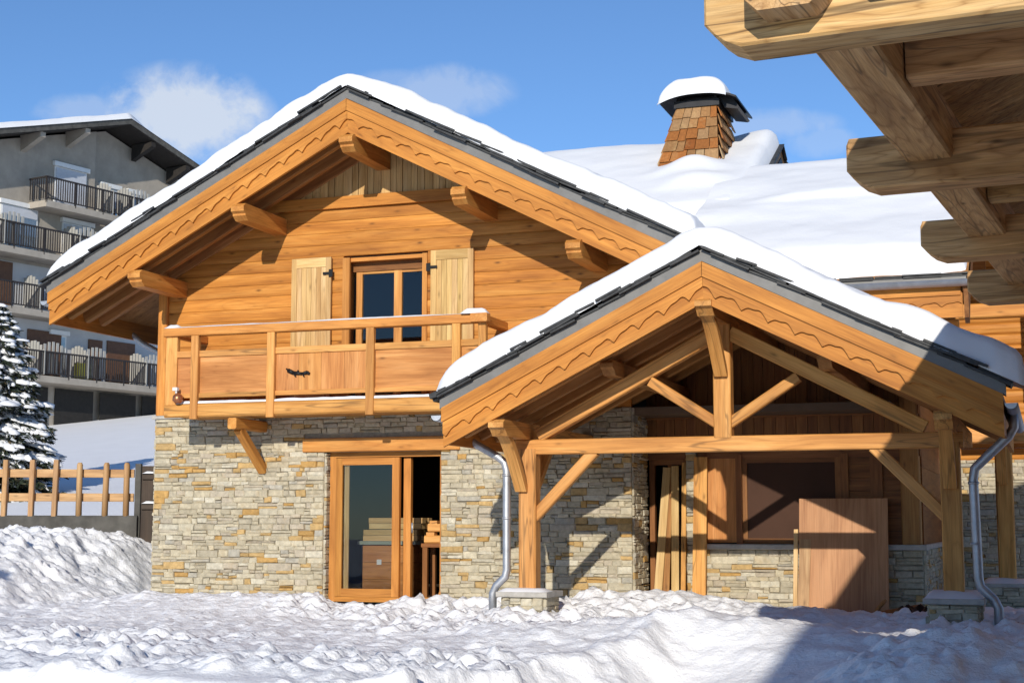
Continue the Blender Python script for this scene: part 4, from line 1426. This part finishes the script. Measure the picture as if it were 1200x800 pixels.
for (x, y, a, l, w, lab) in ((11.62, .05, .3, .75, .16, 'longest broken board lying low at the right foot of the plywood'), (11.72, -.02, -.35, .42, .1, 'short splintered board lying crosswise on the scrap wood by the plywood'), (11.45, .0, .9, .3, .12, 'stubby offcut propped up against the plywood foot')):
    m = MB(); dx, dy = math.cos(a) * l / 2, math.sin(a) * .12
    m.beam((x - dx, y, -.12), (x + dx, y - .15, -.02 + .16 * math.sin(a)), w, .035, (0, -.3, 1), .004)
    tag(m.build('wood_scrap', M['soffit'], None, (x, y, -.12)), lab, 'wood scrap')
# crumpled black sheet
nx, ny = 26, 20
U, V = np.meshgrid(np.linspace(-1, 1, nx), np.linspace(-1, 1, ny))
e = np.clip(1 - (np.abs(U) ** 2.5 + np.abs(V) ** 2.5) / 1.6, 0, 1) ** .5
Zb = -.18 + e * (.2 + .2 * fbm(U * 3, V * 3, 8, 3))
bag = grid_mesh('plastic_sheet', U * .36, V * .28, Zb, M['bag'], True)
bag.location = (12.02, -.35, 0)
tag(bag, 'crumpled black plastic sheet on the ground between plywood and right porch post', 'plastic sheet')

# things inside the ground floor room
wb = thing('workbench', 'wooden cabinet with grey green top and white label seen through the glass door', 'cabinet', (3.72, 1.1, 0))
m = MB()
for i in range(3): m.box((3.35, .8, .0 + i * .27), (4.2, 1.4, .265 + i * .27), 0)
m.build('body', M['panel'], wb)
MB().box((3.28, .75, .815), (4.28, 1.45, .87), 0).build('top', M['greentop'], wb)
MB().box((3.6, .788, .5), (3.68, .798, .58), 0, tint=(1, 1, 1)).build('paper_label', M['white'], wb)
for (x0, x1, z0, lab) in ((3.32, 4.3, .872, 'lower bundle of cut boards stacked on the cabinet behind the glass door'), (3.40, 4.36, 1.06, 'upper bundle of cut boards, topmost on the cabinet behind the glass door')):
    m = MB()
    for k in range(3):
        for j in range(2): m.box((x0 + rr.uniform(0, .04), .85 + k * .16, z0 + j * .09), (x1 - rr.uniform(0, .06), 1.0 + k * .16, z0 + j * .09 + .085), 0)
    tag(m.build('board_bundle', M['pale'], None, ((x0 + x1) / 2, 1.1, z0)), lab, 'timber bundle')
ch = thing('trestle', 'dark trestle holding offcuts just inside the open half of the glass door', 'trestle', (4.7, .7, 0))
MB().box((4.46, .55, .78), (4.98, .95, .84), 0).build('top', M['brown'], ch)
for (x, y) in ((4.52, .59), (4.92, .59), (4.52, .91), (4.92, .91)): MB().box((x - .04, y - .03, 0), (x + .04, y + .03, .78), 2).build('leg', M['brown'], ch)
for (x, z0, r0, lab) in ((4.74, .842, .27, 'lower forked offcut of pale wood lying on the dark trestle'), (4.78, 1.02, .25, 'upper offcut of pale wood balanced on top of the trestle pile')):
    m = MB(); m.box((x - r0 * .9, .58, z0), (x + r0 * .9, .76, z0 + .12), 0, ch=.02); m.box((x - r0 * .8, .6, z0 + .12), (x - r0 * .3, .73, z0 + .17), 0); m.box((x + r0 * .2, .6, z0 + .12), (x + r0 * .8, .73, z0 + .17), 0)
    tag(m.build('offcut', M['porch'], None, (x, .9, z0)), lab, 'offcut')
m = MB(); m.beam((4.8, .6, .0), (5.0, .75, .72), .16, .05, (0, -1, 0)); tag(m.build('board', M['panel'], None, (4.8, .6, 0)), 'orange board propped against the trestle inside the open door', 'board')

# ------------------------------------------------------------------ fence, kerb and gate on the left
Fa = Vector((-4.48, 2.01, 0)); Fb = Vector((-2.22, 2.78, 0)); fd = (Fb - Fa).normalized()
wall = MB()
p0 = Fa - fd * 6; zt_ = 1.30
wall.beam(p0 + zv * (zt_ - .3), Fb + fd * .1 + zv * (zt_ - .32), .28, .62, (0, 0, 1), .02, (1, 1, 1))
wl = wall.build('retaining_wall', M['concrete'], None, (-3.4, 2.4, .9)); tag(wl, 'low weathered grey concrete wall under the pale timber fence', 'wall')
fence = thing('fence', 'pale timber post and rail fence on the low concrete wall', 'fence', (-3.4, 2.4, 1.29))
for zc in (1.62, 2.06): MB().beam(p0 + zv * (zc + .03), Fb + zv * zc, .05, .15, (0, 0, 1), .006).build('rail', M['fence'], fence)
L = (Fb - Fa).length
for t in (-3.1, -2.45, -1.8, -1.15, -.55, 0.02, .52, .95, 1.40, 1.88, 2.27):
    q = Fa + fd * t + Vector((fd.y, -fd.x, 0)) * .08
    k = rr.uniform(-.02, .02)
    if t < 1.2:      # halved round posts with slanting cuts
        MB().beam(q + zv * 1.27, q + fd * k + zv * 2.31, .115, .09, (0, 0, 1), .01).build('post', M['fence'], fence)
    else:
        MB().tube([q + zv * 1.27, q + fd * k + zv * 2.22, q + fd * k + zv * 2.26], .055, 12, True, [.057, .054, .035]).build('post', M['fence'], fence)
gate = thing('gate', 'dark brown boarded gate between the fence end and the stone wall', 'gate', (-1.3, 3.1, .9))
g0 = Fb + fd * .16; g1 = Fb + fd * 1.5
for i in range(6):
    a = g0.lerp(g1, i / 6); b = g0.lerp(g1, (i + .96) / 6); c = (a + b) / 2
    MB().beam(c + zv * .75, c + zv * 2.2, .25, .04, (fd.y, -fd.x, 0), .004).build('board', M['darkwood'], gate)
for zc in (1.45, 2.0): MB().beam(g0 + Vector((fd.y, -fd.x, 0)) * .04 + zv * zc, g1 + Vector((fd.y, -fd.x, 0)) * .04 + zv * zc, .05, .1, (0, 0, 1), .006).build('ledge', M['darkwood'], gate)
gp = MB(); gp.beam(Fb + fd * .08 + zv * .8, Fb + fd * .08 + zv * 2.24, .11, .11, (fd.y, -fd.x, 0), .01, (1, 1, 1)); tag(gp.build('gate_post', M['concrete'], None, (Fb + fd * .08 + zv * .8)[:]), 'square grey post carrying the dark gate at the fence end', 'gate post')
for zc, k in ((2.06, 1), (1.51, 2)):
    a = g0 + Vector((fd.y, -fd.x, 0)) * .07
    nx = 30
    tt = np.linspace(0, 1.3, nx); W_ = np.linspace(-.05, .05, 6); TT, WW = np.meshgrid(tt, W_)
    Xs = a.x + fd.x * TT + fd.y * WW; Ys = a.y + fd.y * TT - fd.x * WW
    Zs = zc + .04 * np.sqrt(np.clip(1 - (WW / .05) ** 2, 0, 1)) * (1 + 1.2 * fbm(TT * 3, WW, k, 3)) * np.clip(np.minimum(TT, 1.3 - TT) / .1, 0, 1)
    o = grid_mesh('snow_strip', Xs - gate['_o'][0], Ys - gate['_o'][1], Zs - gate['_o'][2], M['roofsnow']); o.parent = gate

# ------------------------------------------------------------------ snowy spruce
def conifer(name, base, H, Rb, seed, label, snow=True):
    rr = random.Random(seed)
    bx, by_, bz = base
    t = thing(name, label, 'tree', base)
    MB().tube([(bx, by_, bz - .3), (bx, by_, bz + H * .5), (bx, by_, bz + H)], .1, 8, True, [.13, .07, .012], tint=(.5, .4, .3)).build('trunk', M['old'], t)
    nd = MB(); sn = MB()
    nwh = 30
    for w in range(nwh):
        f = w / (nwh - 1)
        z = bz + .25 + (H - .35) * f
        Rr = Rb * (1 - f) ** .85 + .10
        nb = int(10 - 4 * f)
        for b in range(nb):
            a = 2 * math.pi * (b + rr.random() * .7) / nb + w * .7
            L = Rr * rr.uniform(.72, 1.12)
            d = Vector((math.cos(a), math.sin(a), 0)); side = Vector((-d.y, d.x, 0))
            droop = rr.uniform(.2, .75) * (1 - f * .6)
            n = max(3, int(L / .13))
            for i in range(1, n + 1):
                s = i / n
                p = Vector((bx, by_, z)) + d * L * s + Vector((0, 0, -droop * L * s + .3 * droop * L * s * s))
                wid = L * .34 * (1 - s * .75) + .05
                # needle tufts: crossed slivers pointing outwards and drooping
                for q in range(12):
                    o = side * rr.uniform(-wid, wid) + Vector((0, 0, rr.uniform(-.1, .03)))
                    dd = (d * rr.uniform(.3, 1) + side * rr.uniform(-.9, .9) + Vector((0, 0, rr.uniform(-.7, .1)))).normalized()
                    l = rr.uniform(.1, .22); ww = rr.uniform(.02, .045)
                    up = dd.cross(Vector((rr.uniform(-1, 1), rr.uniform(-1, 1), rr.uniform(-1, 1)))).normalized()
                    k = rr.uniform(.5, 1.3)
                    col = (.026 * k, .036 * k, .022 * k) if rr.random() > .22 else ((.055 * k, .06 * k, .028 * k) if f < .25 or not snow else (.42, .45, .48))
                    nd.add([p + o + up * ww, p + o - up * ww, p + o + dd * l - up * ww * .3, p + o + dd * l + up * ww * .3], [(0, 1, 2, 3)], None, col)
                if snow and rr.random() < (.8 if f > .2 else .25) and s > .15:
                    # clump of snow resting on the bough
                    c = p + side * rr.uniform(-wid * .5, wid * .5) + Vector((0, 0, .03))
                    rx, ry, rz = rr.uniform(.06, .24) * (.7 + L * .35), rr.uniform(.06, .2) * (.7 + L * .3), rr.uniform(.04, .11) * (.8 + .3 * L)
                    seg = 7; vs = []; fs = []
                    rings = ((1, -.25), (1.05, .1), (.75, .7), (.0, 1.0))
                    for (rad, hz) in rings:
                        for k2 in range(seg):
                            an = 2 * math.pi * k2 / seg; jj = rr.uniform(.75, 1.2)
                            vs.append(c + d * math.cos(an) * rx * rad * jj + side * math.sin(an) * ry * rad * jj + Vector((0, 0, hz * rz * rr.uniform(.85, 1.1) - droop * math.cos(an) * rx * rad * .6)))
                    for r_ in range(3):
                        for k2 in range(seg):
                            j2 = (k2 + 1) % seg
                            fs.append((r_ * seg + k2, r_ * seg + j2, (r_ + 1) * seg + j2, (r_ + 1) * seg + k2))
                    fs.append(tuple(reversed(range(seg))))
                    sn.add(vs, fs, None, (1, 1, 1), True)
    nd.build('crown', M['needle'], t)
    if snow: sn.build('snow_load', M['roofsnow'], t)
    return t


conifer('spruce_tree', (-10.6, 9.4, tz(-10.6, 9.4) - .2), 5.0, 1.95, 5, 'snow laden spruce tree at the left edge in front of the apartment block')
conifer('spruce_tree', (.1, -12.2, -.2), 4.5, 1.15, 9, 'unseen green spruce without snow, added left of the yard to shade it', False)  # out of view, added to cast shade on the left snow

# ------------------------------------------------------------------ apartment block up the slope
ea = R(12.7)
ev = Vector((math.sin(ea), math.cos(ea), 0)); nv = Vector((ev.y, -ev.x, 0))
A0 = Vector((-25.67, 37.08, 0))
apt = thing('apartment_building', 'grey rendered apartment block with dark balconies and snowy roof up the slope', 'apartment block', (A0 - ev * 4 - nv * 8 + zv * 5.5)[:])


def AQ(s, d, z): return A0 + ev * s + nv * d + zv * z


def abox(m, s0, s1, d0, d1, z0, z1, tint=(1, 1, 1)):
    vs = [AQ(s, d, z) for z in (z0, z1) for (s, d) in ((s0, d0), (s1, d0), (s1, d1), (s0, d1))]
    return m.add(vs, [(3, 2, 1, 0), (4, 5, 6, 7), (0, 1, 5, 4), (1, 2, 6, 5), (2, 3, 7, 6), (3, 0, 4, 7)], None, tint)


AS = .285
arz = lambda s: 19.35 - AS * abs(s)
m = MB()
# upper storeys, gable topped; the right half of the face stands back a little
for (s0, s1, d1) in ((-11, -.77, -1.2), (-.77, 5.2, -1.45)):
    pts = [(s0, 5.0), (s1, 5.0), (s1, arz(s1) - .1), (0 if s0 < 0 < s1 else s1, (19.25 if s0 < 0 < s1 else arz(s1) - .1)), (s0, arz(s0) - .1)]
    n_ = len(pts)
    vs = [AQ(s, d, z) for d in (d1, -12) for s, z in pts]
    fs = [tuple(range(n_)), tuple(reversed(range(n_, 2 * n_)))] + [(j, i, n_ + i, n_ + j) for i, j in ((i, (i + 1) % n_) for i in range(n_))]
    m.add(vs, fs, None, (1, 1, 1))
m.build('wall', M['render'], apt)
m = MB(); abox(m, -10.9, 5.1, -1.18, -1.15, 7.5, 12.3); m.build('pale_wall', M['renderwhite'], apt)
# dark garage storey
m = MB()
for i in range(6):
    abox(m, -10.5 + i * 2.6, -8.3 + i * 2.6, -1.17, -1.13, 5.2, 7.05)
m.build('garage_door', M['garage'], apt)
m = MB()
for (a, b) in ((-11.5, 0), (0, 6.0)):
    vs = [AQ(s, d, arz(s) + o) for d in (.15, -13) for (s, o) in ((a, -.0), (b, -.0), (b, .28), (a, .28))]
    m.add(vs, [(3, 2, 1, 0), (4, 5, 6, 7), (0, 1, 5, 4), (1, 2, 6, 5), (2, 3, 7, 6), (3, 0, 4, 7)], None, (1, 1, 1))
arf = m.build('roof', M['eave'], apt)
m = MB()
for (a, b) in ((-11.5, 0), (0, 6.0)):
    vs = [AQ(s, d, arz(s) + o) for d in (.19, .152) for (s, o) in ((a, .02), (b, .02), (b, .26), (a, .26))]
    m.add(vs, [(3, 2, 1, 0), (4, 5, 6, 7), (0, 1, 5, 4), (1, 2, 6, 5), (2, 3, 7, 6), (3, 0, 4, 7)], None, (1, 1, 1))
m.build('verge_board', M['concrete'], arf)
S_, D_ = np.meshgrid(np.linspace(-11.6, 6.1, 120), np.linspace(.24, -13, 70))
dS = np.minimum(S_ + 11.6, 6.1 - S_); dD = .24 - D_
e = np.sqrt(np.clip(1 - (1 - np.clip(dD / .3, 0, 1)) ** 2, 0, 1)) * np.sqrt(np.clip(1 - (1 - np.clip(dS / .3, 0, 1)) ** 2, 0, 1))
Zs = 19.35 - AS * np.abs(S_) + .27 + (.28 - .18 * sstep(0, 1.5, S_) + .1 * fbm(S_ * .7, D_ * .7, 8, 3)) * e
Xs = A0.x + ev.x * S_ + nv.x * D_; Ys = A0.y + ev.y * S_ + nv.y * D_
o = grid_mesh('snow_cover', Xs - apt['_o'][0], Ys - apt['_o'][1], Zs - apt['_o'][2], M['roofsnow']); o.parent = arf
# wall fins and purlins under the eave
for s in (-10.2, -7.6, -4.9, -2.4, 1.6, 3.9):
    m = MB(); z1 = arz(s) - .02
    vs = [AQ(ss, d, z) for ss in (s - .14, s + .14) for (d, z) in ((-1.25, z1), (.05, z1), (.05, z1 - .22), (-1.25, z1 - .75))]
    m.add(vs, [(0, 1, 2, 3), (7, 6, 5, 4), (0, 4, 5, 1), (1, 5, 6, 2), (2, 6, 7, 3), (3, 7, 4, 0)], None, (1, 1, 1)); m.build('roof_bracket', M['render'] if s < -1 else M['eave'], apt)


def awin(s0, s1, z0, z1, d=-1.2, blind=.3, shutter_mat='shutterroll'):
    m = MB(); abox(m, s0, s1, d, d + .05, z0, z1)
    fo = m.build('window', M['white'], apt)
    m = MB(); abox(m, s0 + .08, s1 - .08, d + .05, d + .06, z0 + .08, z1 - .08 - (z1 - z0) * blind); m.build('pane', M['glass'], fo)
    if blind > 0:
        m = MB(); abox(m, s0 + .06, s1 - .06, d + .05, d + .09, z1 - .06 - (z1 - z0) * blind, z1 - .06); m.build('roller_blind', M[shutter_mat], fo)
    m = MB(); abox(m, s0 - .1, s1 + .1, d + .0, d + .16, z1 + .002, z1 + .2); m.build('blind_box', M['white'], fo)
    return fo


awin(-3.15, -1.3, 15.2, 16.95, -1.2, .92)
awin(-.2, .9, 14.9, 16.6, -1.45, .5); awin(1.5, 2.2, 14.9, 16.6, -1.45, .1)
awin(-6.0, -4.0, 12.9, 14.75, -1.2, .2); awin(-2.6, -.9, 12.9, 14.5, -1.2, .6)
awin(-2.6, -1.2, 10.5, 12.2, -1.15, .3); awin(-3.1, -2.2, 7.6, 9.4, -1.15, .0)
awin(-9.4, -8.0, 10.4, 12.0, -1.15, .3)
for (s0, s1, z0, z1) in ((-6.4, -5.3, 10.2, 12.25), (-4.35, -2.5, 7.5, 9.5), (.2, 1.9, 7.5, 9.45), (-.9, -.1, 7.5, 9.4)):
    m = MB(); abox(m, s0, s1, -1.15, -1.08, z0, z1); m.build('wood_shutter', M['orangewood'], apt)


def abalcony(s0, s1, zf, dividers, d1=.0, dw=-1.2):
    m = MB(); abox(m, s0, s1, dw + .05, d1, zf - .28, zf); bo = m.build('balcony', M['render'], apt)
    m = MB()
    abox(m, s0, s1, d1 - .06, d1, zf + 1.0, zf + 1.07); abox(m, s0, s1, d1 - .05, d1 - .01, zf + .08, zf + .13)
    s = s0
    while s < s1:
        abox(m, s, s + .035, d1 - .045, d1 - .015, zf + .1, zf + 1.0); s += .13
    s = s0
    while s <= s1:
        abox(m, s, s + .07, d1 - .06, d1, zf - .1, zf + 1.05); s += 1.6
    for se in (s0, s1 - .06):
        abox(m, se, se + .06, dw + .05, d1 - .06, zf + 1.0, zf + 1.07)
        q = dw + .1
        while q < d1 - .08:
            abox(m, se + .01, se + .05, q, q + .03, zf + .1, zf + 1.0); q += .14
    m.build('railing', M['railing'], bo)
    for (sd, full) in dividers:
        m = MB()
        for k in range(6):
            q = dw + .12 + k * .19; hh = 1.55 - .035 * (k - 1.5) ** 2
            abox(m, sd, sd + .04, q, q + .14, zf + .05, zf + hh)
        if full:
            for k in range(5):
                q = sd + .04 + k * .23; abox(m, q, q + .12, d1 - .12, d1 - .08, zf + .1, zf + 1.5 - .03 * (k - 2) ** 2)
        m.build('picket_screen', M['picket'], bo)
    return bo


abalcony(-4.55, 3.4, 15.02, ((-.75, False), (.5, True)))
abalcony(-11, .4, 12.72, ((-6.7, True), (-2.6, True), (-1.5, True)))
abalcony(-11, .6, 10.2, ((-4.7, False),))
abalcony(-11, 4.9, 7.42, ((-4.35, True), (-1.9, True), (1.6, True)))
m = MB(); abox(m, -2.35, -1.5, -.35, -.12, 7.5, 8.15); yb_ = m.build('plastic_tub', M['yellow'], None, AQ(-1.9, -.2, 7.45)[:]); tag(yb_, 'small yellow green tub on the lowest balcony of the apartment block', 'tub')

for o in bpy.data.objects:
    if '_o' in o: del o['_o']
